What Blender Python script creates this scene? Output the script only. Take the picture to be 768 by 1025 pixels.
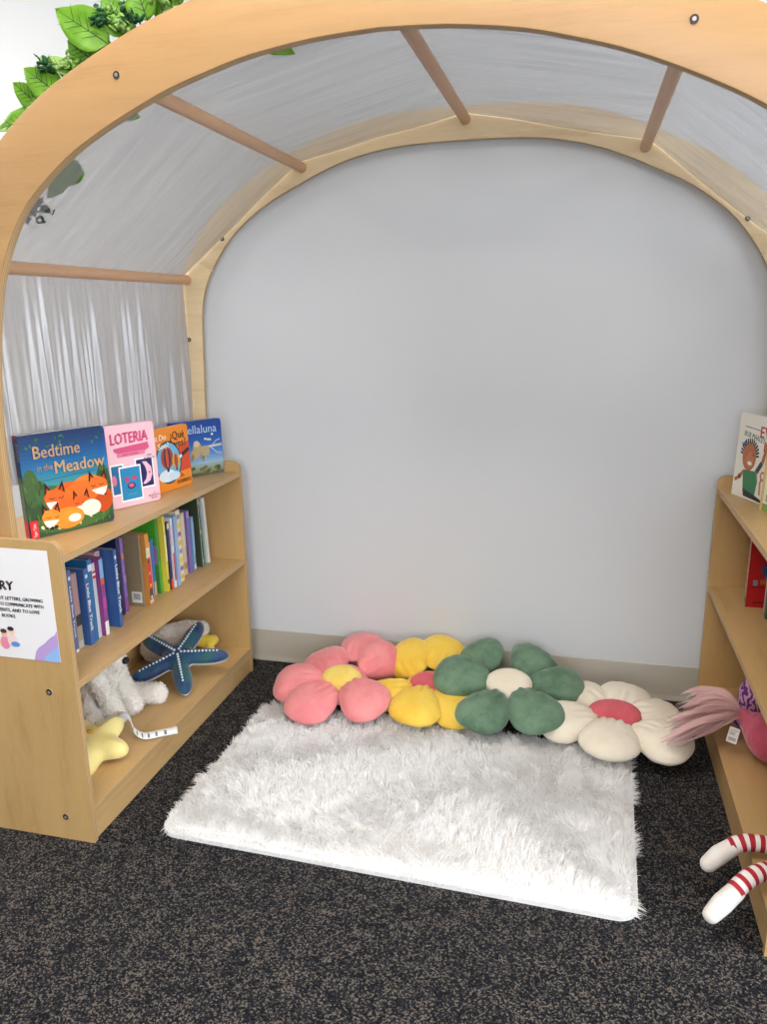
import bpy, bmesh, math, random
import numpy as np
from mathutils import Vector, Matrix, Euler, noise as mnoise
PI = math.pi
random.seed(7)
for o in list(bpy.data.objects): bpy.data.objects.remove(o)
S = bpy.context.scene
COL = S.collection

# ------------------------------------------------------------ camera, world, lights, exposure
def setup_camera():
    yaw, pitch, roll = 0.2488, 0.2538, -0.0141
    f = Vector((-math.sin(yaw)*math.cos(pitch), math.cos(yaw)*math.cos(pitch), -math.sin(pitch)))
    r = Vector((math.cos(yaw), math.sin(yaw), 0)); u = r.cross(f)
    r2 = r*math.cos(roll)+u*math.sin(roll); u2 = u*math.cos(roll)-r*math.sin(roll)
    cd = bpy.data.cameras.new('camera'); c = bpy.data.objects.new('camera', cd); COL.objects.link(c)
    M = Matrix((r2, u2, -f)).transposed().to_4x4(); M.translation = Vector((0, -2.6728, 1.3504))
    c.matrix_world = M
    cd.sensor_fit = 'HORIZONTAL'; cd.sensor_width = 36; cd.lens = 776.5/768*36; cd.clip_start = 0.02
    S.camera = c
setup_camera()
w = bpy.data.worlds.new('world'); S.world = w; w.use_nodes = True
w.node_tree.nodes['Background'].inputs[0].default_value = (0.62, 0.76, 1.0, 1)
w.node_tree.nodes['Background'].inputs[1].default_value = 1.6
S.view_settings.view_transform = 'Standard'; S.view_settings.look = 'None'
S.view_settings.gamma = 1; S.view_settings.use_curve_mapping = False
S.view_settings.exposure = 0.63
def area(name, loc, rot, sx, sy, power, color):
    l = bpy.data.lights.new(name, 'AREA'); l.shape = 'RECTANGLE'; l.size = sx; l.size_y = sy
    l.energy = power; l.color = color
    o = bpy.data.objects.new(name, l); COL.objects.link(o); o.location = loc; o.rotation_euler = rot
    return o
# daylight through the window of the right wall, and through the one behind the camera
area('daylight_right', (3.33, -3.3, 1.55), (0, PI/2, 0), 1.5, 2.2, 90, (0.84, 0.92, 1.0))
area('daylight_front', (.6, -5.9, 1.65), (PI/2, 0, 0), 2.4, 1.5, 34, (0.95, 0.97, 1.0))
LAMP_STRENGTH = 13.0

# ------------------------------------------------------------ helpers
def lin(c):
    if isinstance(c, str):
        c = tuple(int(c[i:i+2], 16)/255 for i in (0, 2, 4))
    return tuple((x/12.92 if x <= .04045 else ((x+.055)/1.055)**2.4) for x in c[:3])

def mat_base(name):
    m = bpy.data.materials.new(name); m.use_nodes = True
    nt = m.node_tree; b = nt.nodes['Principled BSDF']
    return m, nt, b
def N(nt, t, **kw):
    n = nt.nodes.new(t)
    for k, v in kw.items(): setattr(n, k, v)
    return n
def ramp(nt, fac, stops):
    r = N(nt, 'ShaderNodeValToRGB'); e = r.color_ramp.elements
    while len(e) > 1: e.remove(e[-1])
    e[0].position = stops[0][0]; e[0].color = (*stops[0][1], 1)
    for p, c in stops[1:]:
        x = e.new(p); x.color = (*c, 1)
    nt.links.new(fac, r.inputs[0]); return r.outputs[0]
def coords(nt, scale=(1, 1, 1), rot=(0, 0, 0), kind='Object'):
    t = N(nt, 'ShaderNodeTexCoord'); mp = N(nt, 'ShaderNodeMapping')
    mp.inputs['Scale'].default_value = scale; mp.inputs['Rotation'].default_value = rot
    nt.links.new(t.outputs[kind], mp.inputs[0]); return mp.outputs[0]
def noise(nt, vec, scale, detail=4, rough=.5):
    n = N(nt, 'ShaderNodeTexNoise'); n.inputs['Scale'].default_value = scale
    n.inputs['Detail'].default_value = detail; n.inputs['Roughness'].default_value = rough
    nt.links.new(vec, n.inputs['Vector']); return n.outputs['Fac']
def bump(nt, b, h, strength=.3, dist=.002):
    n = N(nt, 'ShaderNodeBump'); n.inputs['Strength'].default_value = strength
    n.inputs['Distance'].default_value = dist
    nt.links.new(h, n.inputs['Height']); nt.links.new(n.outputs[0], b.inputs['Normal'])

def m_plain(name, col, rough=.6, metal=0, sheen=0):
    m, nt, b = mat_base(name)
    b.inputs['Base Color'].default_value = (*lin(col), 1); b.inputs['Roughness'].default_value = rough
    b.inputs['Metallic'].default_value = metal
    if sheen: b.inputs['Sheen Weight'].default_value = sheen
    v = coords(nt); h = noise(nt, v, 220, 2); bump(nt, b, h, .06, .001)
    return m
def m_wood(name, col, dark, axis='X', amt=1.0, rough=.42):
    m, nt, b = mat_base(name)
    sc = {'X': (1.2, 9, 14), 'Y': (9, 1.2, 14), 'Z': (9, 14, 1.2)}[axis]
    v = coords(nt, sc); n1 = noise(nt, v, 1.6, 6, .6)
    sc2 = tuple(s*7 for s in sc); v2 = coords(nt, sc2); n2 = noise(nt, v2, 3.0, 3, .6)
    mx = N(nt, 'ShaderNodeMath', operation='MULTIPLY_ADD'); nt.links.new(n2, mx.inputs[0])
    mx.inputs[1].default_value = .35; nt.links.new(n1, mx.inputs[2])
    c = ramp(nt, mx.outputs[0], [(.40, lin(dark)), (.62, lin(col)), (.85, tuple(min(1, x*1.08) for x in lin(col)))])
    nt.links.new(c, b.inputs['Base Color']); b.inputs['Roughness'].default_value = rough
    b.inputs['Coat Weight'].default_value = .15; b.inputs['Coat Roughness'].default_value = .25
    bump(nt, b, n2, .06, .001)
    return m
def m_ply(name, axis, light='c3a273', dark='a2835a', pitch=.0028):
    """ply edge: thin layers across the board's thickness"""
    m, nt, b = mat_base(name)
    t = N(nt, 'ShaderNodeTexCoord'); s = N(nt, 'ShaderNodeSeparateXYZ'); nt.links.new(t.outputs['Object'], s.inputs[0])
    mu = N(nt, 'ShaderNodeMath', operation='MULTIPLY'); nt.links.new(s.outputs['XYZ'.index(axis)], mu.inputs[0]); mu.inputs[1].default_value = 2*PI/(pitch*2)
    si = N(nt, 'ShaderNodeMath', operation='SINE'); nt.links.new(mu.outputs[0], si.inputs[0])
    ad = N(nt, 'ShaderNodeMath', operation='MULTIPLY_ADD'); nt.links.new(si.outputs[0], ad.inputs[0]); ad.inputs[1].default_value = .5; ad.inputs[2].default_value = .5
    c = ramp(nt, ad.outputs[0], [(.25, lin(dark)), (.55, lin(light))])
    nt.links.new(c, b.inputs['Base Color']); b.inputs['Roughness'].default_value = .5
    return m
def m_printed(name='printed_card', rough=.33):
    m, nt, b = mat_base(name)
    a = N(nt, 'ShaderNodeAttribute'); a.attribute_name = 'Col'
    nt.links.new(a.outputs['Color'], b.inputs['Base Color']); b.inputs['Roughness'].default_value = rough
    return m
def m_plush(name, col, col2=None, bumpy=.5, scale=180, sheen=.5, dist=.004):
    m, nt, b = mat_base(name)
    v = coords(nt); n1 = noise(nt, v, scale, 3, .7); n2 = noise(nt, v, 14, 3)
    c2 = lin(col2) if col2 else tuple(x*.86 for x in lin(col))
    c = ramp(nt, n2, [(.35, c2), (.6, lin(col))])
    nt.links.new(c, b.inputs['Base Color']); b.inputs['Roughness'].default_value = .85
    b.inputs['Sheen Weight'].default_value = sheen; b.inputs['Sheen Roughness'].default_value = .4
    bump(nt, b, n1, bumpy, dist)
    return m
def m_paint(name, col, rough=.55, bs=.12, sc=260):
    m, nt, b = mat_base(name)
    v = coords(nt); n1 = noise(nt, v, sc, 3, .6); n2 = noise(nt, v, 1.3, 3)
    c = ramp(nt, n2, [(.3, tuple(x*.97 for x in lin(col))), (.7, lin(col))])
    nt.links.new(c, b.inputs['Base Color']); b.inputs['Roughness'].default_value = rough
    bump(nt, b, n1, bs, .0015)
    return m

WALL = m_paint('wall_paint', 'dadcde', .75, .08)
CEIL = m_paint('ceiling_tile', 'e8e8e6', .8)
VINYL = m_paint('vinyl_base', 'b5ae9f', .45, .05)
WX = m_wood('birch_along_x', 'c6a26e', 'b6905c', 'X'); WY = m_wood('birch_along_y', 'c29f6c', 'b28c5a', 'Y')
WZ = m_wood('birch_upright', 'bb9863', 'ab8653', 'Z')
FRAME = m_wood('arch_birch_face', 'ab8558', 'a0794c', 'X', rough=.4)
FRAMEP = m_wood('arch_birch_pale', 'dfc69c', 'cbab7c', 'X', rough=.4)
DOWELM = m_wood('beech_dowel', 'c49873', 'b38660', 'Y', rough=.4)
PLY = {a: m_ply('ply_edge_'+a.lower(), a) for a in 'XYZ'}
PRINT = m_printed()
PAPER = m_printed('printed_paper', .7)
SCREWM = m_plain('zinc_screw', 'b5ab9e', .35, .6); SCREWD = m_plain('screw_socket', '2a2521', .6)

def carpet():
    m, nt, b = mat_base('carpet_loops')
    v = coords(nt)
    vo = N(nt, 'ShaderNodeTexVoronoi'); vo.inputs['Scale'].default_value = 300; nt.links.new(v, vo.inputs['Vector'])
    sep = N(nt, 'ShaderNodeSeparateColor'); nt.links.new(vo.outputs['Color'], sep.inputs[0])
    big = noise(nt, v, 22, 4, .65)
    mx = N(nt, 'ShaderNodeMath', operation='MULTIPLY_ADD'); nt.links.new(big, mx.inputs[0]); mx.inputs[1].default_value = .75
    nt.links.new(sep.outputs[0], mx.inputs[2])
    c = ramp(nt, mx.outputs[0], [(.40, lin('0c0d11')), (.62, lin('13151b')), (.76, lin('21242d')), (.88, lin('383636')), (1.0, lin('665e56'))])
    c2 = c.node; c2.color_ramp.interpolation = 'LINEAR'
    sc = N(nt, 'ShaderNodeMath', operation='MULTIPLY'); nt.links.new(mx.outputs[0], sc.inputs[0]); sc.inputs[1].default_value = .80
    nt.links.new(sc.outputs[0], c2.inputs[0])
    nt.links.new(c, b.inputs['Base Color']); b.inputs['Roughness'].default_value = .95
    b.inputs['Specular IOR Level'].default_value = .2
    vo2 = N(nt, 'ShaderNodeTexVoronoi'); vo2.inputs['Scale'].default_value = 210; nt.links.new(v, vo2.inputs['Vector'])
    iv = N(nt, 'ShaderNodeMath', operation='SUBTRACT'); iv.inputs[0].default_value = 1; nt.links.new(vo2.outputs['Distance'], iv.inputs[1])
    bump(nt, b, iv.outputs[0], .9, .004)
    return m
CARPET = carpet()

# object makers
def link_mesh(name, me, parent=None, mats=()):
    o = bpy.data.objects.new(name, me); COL.objects.link(o)
    for m in mats: me.materials.append(m)
    if parent: o.parent = parent
    return o
def obj(name, bm, mats, parent=None, smooth=None, loc=None):
    me = bpy.data.meshes.new(name); bmesh.ops.recalc_face_normals(bm, faces=bm.faces[:]); bm.to_mesh(me); bm.free()
    if not isinstance(mats, (list, tuple)): mats = [mats]
    o = link_mesh(name, me, parent, mats)
    if loc: o.location = loc
    if smooth is not None:
        me.polygons.foreach_set('use_smooth', [True]*len(me.polygons))
        if smooth < 3: me.set_sharp_from_angle(angle=smooth)
    return o
def raw(name, verts, faces, mats, parent=None, smooth=True):
    me = bpy.data.meshes.new(name); me.from_pydata([tuple(v) for v in verts], [], faces); me.update()
    if smooth: me.polygons.foreach_set('use_smooth', [True]*len(me.polygons))
    return link_mesh(name, me, parent, mats if isinstance(mats, (list, tuple)) else [mats])
def tag(o, label, cat, group=None, kind=None):
    o['label'] = label; o['category'] = cat
    if group: o['group'] = group
    if kind: o['kind'] = kind
    return o
def thing(name, label, cat, loc=(0, 0, 0), rot=(0, 0, 0), group=None):
    o = bpy.data.objects.new(name, None); COL.objects.link(o); o.location = loc; o.rotation_euler = rot
    o.empty_display_size = .05
    return tag(o, label, cat, group)
def struct(name, bm, mats):
    o = obj(name, bm, mats); o['kind'] = 'structure'; return o
def box(bm, x0, x1, y0, y1, z0, z1, mi=0):
    vs = [bm.verts.new(p) for p in ((x0,y0,z0),(x1,y0,z0),(x1,y1,z0),(x0,y1,z0),(x0,y0,z1),(x1,y0,z1),(x1,y1,z1),(x0,y1,z1))]
    fs = [(0,3,2,1),(4,5,6,7),(0,1,5,4),(1,2,6,5),(2,3,7,6),(3,0,4,7)]
    out = []
    for f in fs:
        fc = bm.faces.new([vs[i] for i in f]); fc.material_index = mi; out.append(fc)
    return out     # bottom, top, -y, +x, +y, -x
def bevel(bm, w, seg=2, ang=.6):
    es = [e for e in bm.edges if len(e.link_faces) == 2 and e.calc_face_angle(0) > ang]
    bmesh.ops.bevel(bm, geom=es, offset=w, segments=seg, affect='EDGES', profile=.5)
def prism(bm, poly, axis, a0, a1, mi_cap=0, mi_side=1):
    """poly of 2D points, extruded along axis ('Y': poly is (x,z); 'Z': (x,y); 'X': (y,z))"""
    def P(p, a):
        return {'Y': (p[0], a, p[1]), 'Z': (p[0], p[1], a), 'X': (a, p[0], p[1])}[axis]
    A = [bm.verts.new(P(p, a0)) for p in poly]; B = [bm.verts.new(P(p, a1)) for p in poly]
    f = bm.faces.new(A); f.material_index = mi_cap
    f = bm.faces.new(B[::-1]); f.material_index = mi_cap
    n = len(poly)
    for i in range(n):
        f = bm.faces.new((A[i], B[i], B[(i+1) % n], A[(i+1) % n])); f.material_index = mi_side
def tube(bm, pts, rad, seg=12, mi=0, cap=True):
    pts = [Vector(p) for p in pts]; n = len(pts)
    rad = rad if isinstance(rad, (list, tuple)) else [rad]*n
    up = Vector((0, 0, 1)); rings = []
    t0 = (pts[1]-pts[0]).normalized(); a = t0.orthogonal().normalized()
    for i in range(n):
        t = (pts[min(i+1, n-1)]-pts[max(i-1, 0)]).normalized()
        a = (a - t*a.dot(t)).normalized(); b = t.cross(a)
        rings.append([bm.verts.new(pts[i]+(a*math.cos(2*PI*k/seg)+b*math.sin(2*PI*k/seg))*rad[i]) for k in range(seg)])
    for i in range(n-1):
        for k in range(seg):
            f = bm.faces.new((rings[i][k], rings[i][(k+1) % seg], rings[i+1][(k+1) % seg], rings[i+1][k])); f.material_index = mi
    if cap:
        f = bm.faces.new(rings[0][::-1]); f.material_index = mi; f = bm.faces.new(rings[-1]); f.material_index = mi
    return rings
def blob(name, prims, mat, parent, voxel=.006, smooth=6, disp=0, dscale=40):
    """ellipsoids / capsules melted together into one skin"""
    bm = bmesh.new()
    for p in prims:
        if p[0] == 'e':
            _, c, r = p[:3]; rot = Euler(p[3]).to_matrix().to_4x4() if len(p) > 3 else Matrix()
            M = Matrix.Translation(c) @ rot @ Matrix.Diagonal((*r, 1))
            bmesh.ops.create_uvsphere(bm, u_segments=24, v_segments=16, radius=1, matrix=M)
        else:
            _, pts, rr = p
            k = []; rs = []
            rr = rr if isinstance(rr, (list, tuple)) else [rr]*len(pts)
            tube(bm, pts, list(rr), 14)
            for q, r in zip(pts, rr):
                bmesh.ops.create_uvsphere(bm, u_segments=16, v_segments=10, radius=r, matrix=Matrix.Translation(q))
    me = bpy.data.meshes.new('t'); bmesh.ops.recalc_face_normals(bm, faces=bm.faces[:]); bm.to_mesh(me); bm.free()
    o = bpy.data.objects.new('t', me); COL.objects.link(o)
    rm = o.modifiers.new('r', 'REMESH'); rm.mode = 'VOXEL'; rm.voxel_size = voxel
    sm = o.modifiers.new('s', 'SMOOTH'); sm.iterations = smooth; sm.factor = .6
    dg = bpy.context.evaluated_depsgraph_get(); dg.update()
    m2 = bpy.data.meshes.new_from_object(o.evaluated_get(dg)); m2.name = name
    bpy.data.objects.remove(o); bpy.data.meshes.remove(me)
    if disp:
        for v in m2.vertices:
            v.co += v.normal*disp*mnoise.noise(v.co*dscale)
    m2.polygons.foreach_set('use_smooth', [True]*len(m2.polygons))
    m2.materials.clear()
    return link_mesh(name, m2, parent, [mat])

# text outlines as flat triangles
_tc = {}
def text_mesh(s, size, bold=0.0):
    k = (s, size, bold)
    if k not in _tc:
        cu = bpy.data.curves.new('t', 'FONT'); cu.body = s; cu.size = size; cu.offset = bold*size; cu.resolution_u = 2
        o = bpy.data.objects.new('t', cu); COL.objects.link(o)
        dg = bpy.context.evaluated_depsgraph_get(); dg.update()
        me = bpy.data.meshes.new_from_object(o.evaluated_get(dg))
        vs = [(v.co.x, v.co.y) for v in me.vertices]; fs = [tuple(p.vertices) for p in me.polygons]
        bpy.data.objects.remove(o); bpy.data.curves.remove(cu); bpy.data.meshes.remove(me)
        _tc[k] = (vs, fs)
    return _tc[k]
class Art:
    """flat print: coloured shapes in (u, v) metres on a face, in thin ink layers"""
    def __init__(s, fn): s.fn = fn; s.v = []; s.f = []; s.c = []; s.k = 0
    def poly(s, pts, col, same=False):
        if not same: s.k += 1
        b = len(s.v); s.v += [s.fn(u, v, .0003+.00008*s.k) for u, v in pts]; s.f.append(tuple(range(b, b+len(pts)))); s.c.append(lin(col))
    def rect(s, u0, v0, u1, v1, col, same=False): s.poly([(u0, v0), (u1, v0), (u1, v1), (u0, v1)], col, same)
    def ell(s, u, v, a, b, col, rot=0, n=20, same=False, t0=0, t1=2*PI):
        cr, sr = math.cos(rot), math.sin(rot); P = []
        for i in range(n):
            t = t0+(t1-t0)*i/(n if t1-t0 > 6.2 else n-1); x, y = a*math.cos(t), b*math.sin(t)
            P.append((u+x*cr-y*sr, v+x*sr+y*cr))
        s.poly(P, col, same)
    def rrect(s, u0, v0, u1, v1, r, col):
        P = []
        for cx, cy, a in ((u1-r, v0+r, -PI/2), (u1-r, v1-r, 0), (u0+r, v1-r, PI/2), (u0+r, v0+r, PI)):
            for i in range(5):
                t = a+PI/2*i/4; P.append((cx+r*math.cos(t), cy+r*math.sin(t)))
        s.poly(P, col)
    def grad(s, u0, v0, u1, v1, cols, n=14):
        s.k += 1
        for i in range(n):
            t = (i+.5)/n*(len(cols)-1); j = min(int(t), len(cols)-2); f = t-j
            a, b = [tuple(int(c[q:q+2], 16)/255 for q in (0, 2, 4)) for c in (cols[j], cols[j+1])]
            c = tuple(x*(1-f)+y*f for x, y in zip(a, b))
            s.rect(u0, v0+(v1-v0)*i/n, u1, v0+(v1-v0)*(i+1)/n, c, True)
    def line(s, pts, w, col):
        s.k += 1
        for (a, b), (c, d) in zip(pts, pts[1:]):
            L = math.hypot(c-a, d-b) or 1; nx, ny = -(d-b)/L*w/2, (c-a)/L*w/2
            s.poly([(a+nx, b+ny), (a-nx, b-ny), (c-nx, d-ny), (c+nx, d+ny)], col, True)
    def text(s, t, u, v, size, col, bold=0, rot=0, width=None, align='l', flip=False):
        vs, fs = text_mesh(t, size)
        if not vs: return
        x0 = min(p[0] for p in vs); x1 = max(p[0] for p in vs); k = width/(x1-x0) if width else 1
        sh = {'l': -x0, 'c': -(x0+x1)/2, 'r': -x1}[align]
        s.k += 1; cr, sr = math.cos(rot), math.sin(rot); fy = -1 if flip else 1
        for j, dx in enumerate((-bold*size, bold*size) if bold else (0,)):      # struck twice for a heavier face
            b = len(s.v)
            for x, y in vs:
                x = (x+sh)*k+dx; y_ = (y+dx*.5)*fy
                s.v.append(s.fn(u+x*cr-y_*sr, v+x*sr+y_*cr, .0003+.00008*(s.k+.4*j)))
            for f in fs: s.f.append(tuple(i+b for i in f)); s.c.append(lin(col))
    def build(s, name, parent, mat=None):
        me = bpy.data.meshes.new(name); me.from_pydata(s.v, [], s.f); me.update()
        at = me.color_attributes.new('Col', 'FLOAT_COLOR', 'CORNER')
        cs = []
        for p, c in zip(me.polygons, s.c): cs += [*c, 1]*p.loop_total
        at.data.foreach_set('color', cs)
        return link_mesh(name, me, parent, [mat or PRINT])
def paint(o, col):
    me = o.data; at = me.color_attributes.new('Col', 'FLOAT_COLOR', 'CORNER'); at.data.foreach_set('color', [*lin(col), 1]*len(me.loops))

# ------------------------------------------------------------ the room
RX0, RX1, RY0, H = -4.0, 3.4, -6.0, 2.75
bm = bmesh.new(); box(bm, RX0, RX1, RY0, 0, -.1, 0); struct('floor', bm, CARPET)
bm = bmesh.new(); box(bm, RX0-.1, RX1+.1, 0, .1, 0, H); struct('wall_back', bm, WALL)
bm = bmesh.new(); box(bm, RX0-.1, RX0, RY0, 0, 0, H); struct('wall_left', bm, WALL)
bm = bmesh.new(); box(bm, RX0-.1, RX1+.1, RY0-.1, 0, H, H+.1); struct('ceiling', bm, CEIL)
def wall_with_hole(name, axis, pos, a0, a1, h0, h1, z0, z1):
    bm = bmesh.new()
    for p0, p1, q0, q1 in ((a0, h0, 0, H), (h1, a1, 0, H), (h0, h1, 0, z0), (h0, h1, z1, H)):
        if axis == 'X': box(bm, pos-.1, pos, p0, p1, q0, q1)
        else: box(bm, p0, p1, pos-.1, pos, q0, q1)
    struct(name, bm, WALL)
wall_with_hole('wall_right', 'X', RX1+.1, RY0, 0, -4.45, -2.15, .8, 2.3)
wall_with_hole('wall_front', 'Y', RY0, RX0, RX1, -.65, 1.85, .9, 2.4)
GLASS, nt, b = mat_base('window_glass'); b.inputs['Roughness'].default_value = 0; b.inputs['Transmission Weight'].default_value = 1; b.inputs['IOR'].default_value = 1.02
WFRAME = m_plain('window_frame_paint', 'e6e6e4', .4)
for i, (ax, pos, p0, p1, z0, z1) in enumerate((('X', RX1+.06, -4.45, -2.15, .8, 2.3), ('Y', RY0-.06, -.65, 1.85, .9, 2.4))):
    bm = bmesh.new()
    def bb(a0, a1, q0, q1, t=.02):
        if ax == 'X': box(bm, pos-t, pos+t, a0, a1, q0, q1)
        else: box(bm, a0, a1, pos-t, pos+t, q0, q1)
    bb(p0, p0+.05, z0, z1); bb(p1-.05, p1, z0, z1); bb(p0, p1, z0, z0+.05); bb(p0, p1, z1-.05, z1); m = (p0+p1)/2; bb(m-.02, m+.02, z0, z1)
    wn = struct('window_%d' % (i+1), bm, WFRAME)
    bm = bmesh.new(); bb(p0+.05, p1-.05, z0+.05, z1-.05, .003); obj('pane', bm, GLASS, wn)
# cove base: a thin vinyl strip that curves out at the foot
def baseboard(name, x0, x1, z=.1275):
    prof = [(0, 0), (-.014, 0), (-.0135, .004), (-.008, .012), (-.005, .02), (-.0045, z-.004), (-.003, z), (0, z)]
    bm = bmesh.new(); prism(bm, prof, 'X', x0, x1, 0, 0); o = obj(name, bm, VINYL, smooth=.5); o['kind'] = 'structure'
baseboard('baseboard_back', RX0, RX1)
LAMPM, nt, b = mat_base('lamp_diffuser'); b.inputs['Base Color'].default_value = (.9, .9, .9, 1)
b.inputs['Emission Color'].default_value = (1, .93, .84, 1); b.inputs['Emission Strength'].default_value = LAMP_STRENGTH
for nm, x, y in (('over the floor in front of the nook', -.45, -2.0), ('above and left of the nook', -2.7, -1.1), ('over the open floor on the right', 2.1, -1.6), ('behind the camera', -.4, -4.5)):
    t = thing('ceiling_light', 'flat white ceiling light panel '+nm, 'light', (x, y, H-.001), group='flat ceiling light panels')
    bm = bmesh.new(); 
    for a in (-1, 1): box(bm, -.6, .6, a*.3-.012, a*.3+.012, -.02, 0); box(bm, a*.6-.012, a*.6+.012, -.3, .3, -.02, 0)
    obj('frame', bm, WFRAME, t)
    bm = bmesh.new(); box(bm, -.587, .587, -.287, .287, -.012, -.002); obj('diffuser', bm, LAMPM, t)

# ------------------------------------------------------------ bookcases
def screw(parent, x, y, z, axis='Y', r=.006, sgn=-1):
    bm = bmesh.new(); M = Matrix.Translation((x, y, z)) @ (Matrix.Rotation(PI/2, 4, 'X') if axis == 'Y' else Matrix.Rotation(PI/2, 4, 'Y'))
    bmesh.ops.create_cone(bm, cap_ends=True, segments=16, radius1=r, radius2=r, depth=.003, matrix=M)
    n0 = len(bm.faces); 
    off = Vector((0, sgn*.0012, 0)) if axis == 'Y' else Vector((sgn*.0012, 0, 0))
    bmesh.ops.create_cone(bm, cap_ends=True, segments=6, radius1=r*.5, radius2=r*.5, depth=.0026, matrix=Matrix.Translation(off) @ M)
    bm.faces.ensure_lookup_table()
    for f in bm.faces[n0:]: f.material_index = 1
    return obj('screw', bm, [SCREWM, SCREWD], parent)
HT, Z1, Z2, Z3 = .828, .790, .457, .097
def bookcase(label, xf, s, y0, y1, depth, group):
    """xf: x of the open front; s=+1 when the front faces +x; y0 near end, y1 far end"""
    t = thing('bookcase', label, 'bookcase', (xf, (y0+y1)/2, 0), group=group)
    L = y1-y0; h = L/2; TH = .016; X = lambda a: -s*a       # a = distance back from the front
    def side(ya, yb):
        r = .028; P = [(X(0), .0), (X(0), HT-r)]
        for i in range(1, 6): a = PI/2*i/5; P.append((X(r-r*math.cos(a)), HT-r+r*math.sin(a)))
        P += [(X(depth-r), HT)]
        for i in range(1, 6): a = PI/2*i/5; P.append((X(depth-r+r*math.sin(a)), HT-r+r*math.cos(a)))
        P += [(X(depth), 0)]
        bm = bmesh.new(); prism(bm, P, 'Y', ya, yb); bevel(bm, .0015, 2, .9)
        return obj('side_panel', bm, [WZ, PLY['Y']], t)
    near = side(-h, -h+TH); far = side(h-TH, h)
    for z in (.068, .43): 
        for a in (.078, depth-.08): screw(near, X(a), -h-.0005, z, r=.0085)
    for k, z in enumerate((Z1, Z2, Z3)):
        bm = bmesh.new(); x0, x1 = sorted((X(.001), X(depth-.012)))
        fs = box(bm, x0, x1, -h+TH, h-TH, z-.017, z)
        fs[3].material_index = 1; fs[5].material_index = 1; bevel(bm, .0012, 2)
        obj('top_board' if k == 0 else 'shelf_board' if k == 1 else 'bottom_board', bm, [WY, PLY['Z']], t)
    bm = bmesh.new(); x0, x1 = sorted((X(depth-.012), X(depth-.004))); box(bm, x0, x1, -h+TH, h-TH, .012, Z1); obj('back_panel', bm, WY, t)
    bm = bmesh.new(); x0, x1 = sorted((X(.004), X(.018))); box(bm, x0, x1, -h+TH, h-TH, .003, Z3-.0185); obj('toe_board', bm, WY, t)
    return t
XL, XR = -1.1855, .4407
bookcase('light birch plywood bookcase on the left, with picture books on top', XL, 1, -1.152, -.105, .37, 'low birch plywood bookcases')
bookcase('light birch plywood bookcase on the right, cut off by the photo edge', XR, -1, -1.150, -.055, .37, 'low birch plywood bookcases')

# ------------------------------------------------------------ arch
XC = -.388
inner = [(.945, Z1+.0005), (.945, .95), (.940, 1.10), (.922, 1.26), (.894, 1.39), (.868, 1.46), (.838, 1.518), (.79, 1.582), (.721, 1.640), (.66, 1.681), (.592, 1.716), (.51, 1.752), (.428, 1.783), (.34, 1.808), (.255, 1.828), (.125, 1.845), (0, 1.851)]
inner_rear = [(.965, Z1+.0005), (.96, .95), (.955, 1.10), (.949, 1.25), (.941, 1.37), (.918, 1.45), (.880, 1.52), (.815, 1.602), (.738, 1.666), (.66, 1.715), (.57, 1.757), (.48, 1.797), (.39, 1.828), (.30, 1.848), (.211, 1.860), (.10, 1.865), (0, 1.866)]
def smooth_line(P, n):
    P = [np.array(p) for p in P]; out = []
    for i in range(len(P)-1):
        p0 = P[max(i-1, 0)]; p1, p2 = P[i], P[i+1]; p3 = P[min(i+2, len(P)-1)]
        for k in range(n):
            t = k/n; out.append(.5*((2*p1)+(p2-p0)*t+(2*p0-5*p1+4*p2-p3)*t*t+(-p0+3*p1-3*p2+p3)*t**3))
    out.append(P[-1]); return [tuple(x) for x in out]
half = smooth_line(inner, 3)
full = [(XC-a, z) for a, z in half] + [(XC+a, z) for a, z in half[::-1][1:]]
half_rear = smooth_line(inner_rear, 3); full_rear = [(XC-a, z) for a, z in half_rear] + [(XC+a, z) for a, z in half_rear[::-1][1:]]
def offset(P, d):
    out = []
    for i in range(len(P)):
        a = P[max(i-1, 0)]; b = P[min(i+1, len(P)-1)]; tx, tz = b[0]-a[0], b[1]-a[1]; L = math.hypot(tx, tz)
        out.append((P[i][0]-tz/L*d, P[i][1]+tx/L*d))
    return out
outer = offset(full, .128); outer[0] = (outer[0][0], full[0][1]); outer[-1] = (outer[-1][0], full[-1][1])
outer_rear = offset(full_rear, .098); outer_rear[0] = (outer_rear[0][0], full_rear[0][1]); outer_rear[-1] = (outer_rear[-1][0], full_rear[-1][1])
arch = thing('arch_frame', 'pale birch plywood arch over the nook joining both bookcases, with round cross rails', 'arch', (XC, -.58, Z1))
def local(o, t):       # parts are modelled in world coordinates; keep them there under the thing
    o.parent = t; o.matrix_parent_inverse = Matrix.Translation(-Vector(t.location)) if t.rotation_euler.to_quaternion().angle < 1e-6 else t.matrix_world.inverted()
    return o
def setloc(o, t):
    me = o.data; me.transform(Matrix.Translation(-Vector(t.location))); o.parent = t
i1 = next(i for i, p in enumerate(full) if p[0]-XC > -.85 and p[1] > 1.49); i2 = len(full)-1-i1
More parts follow.
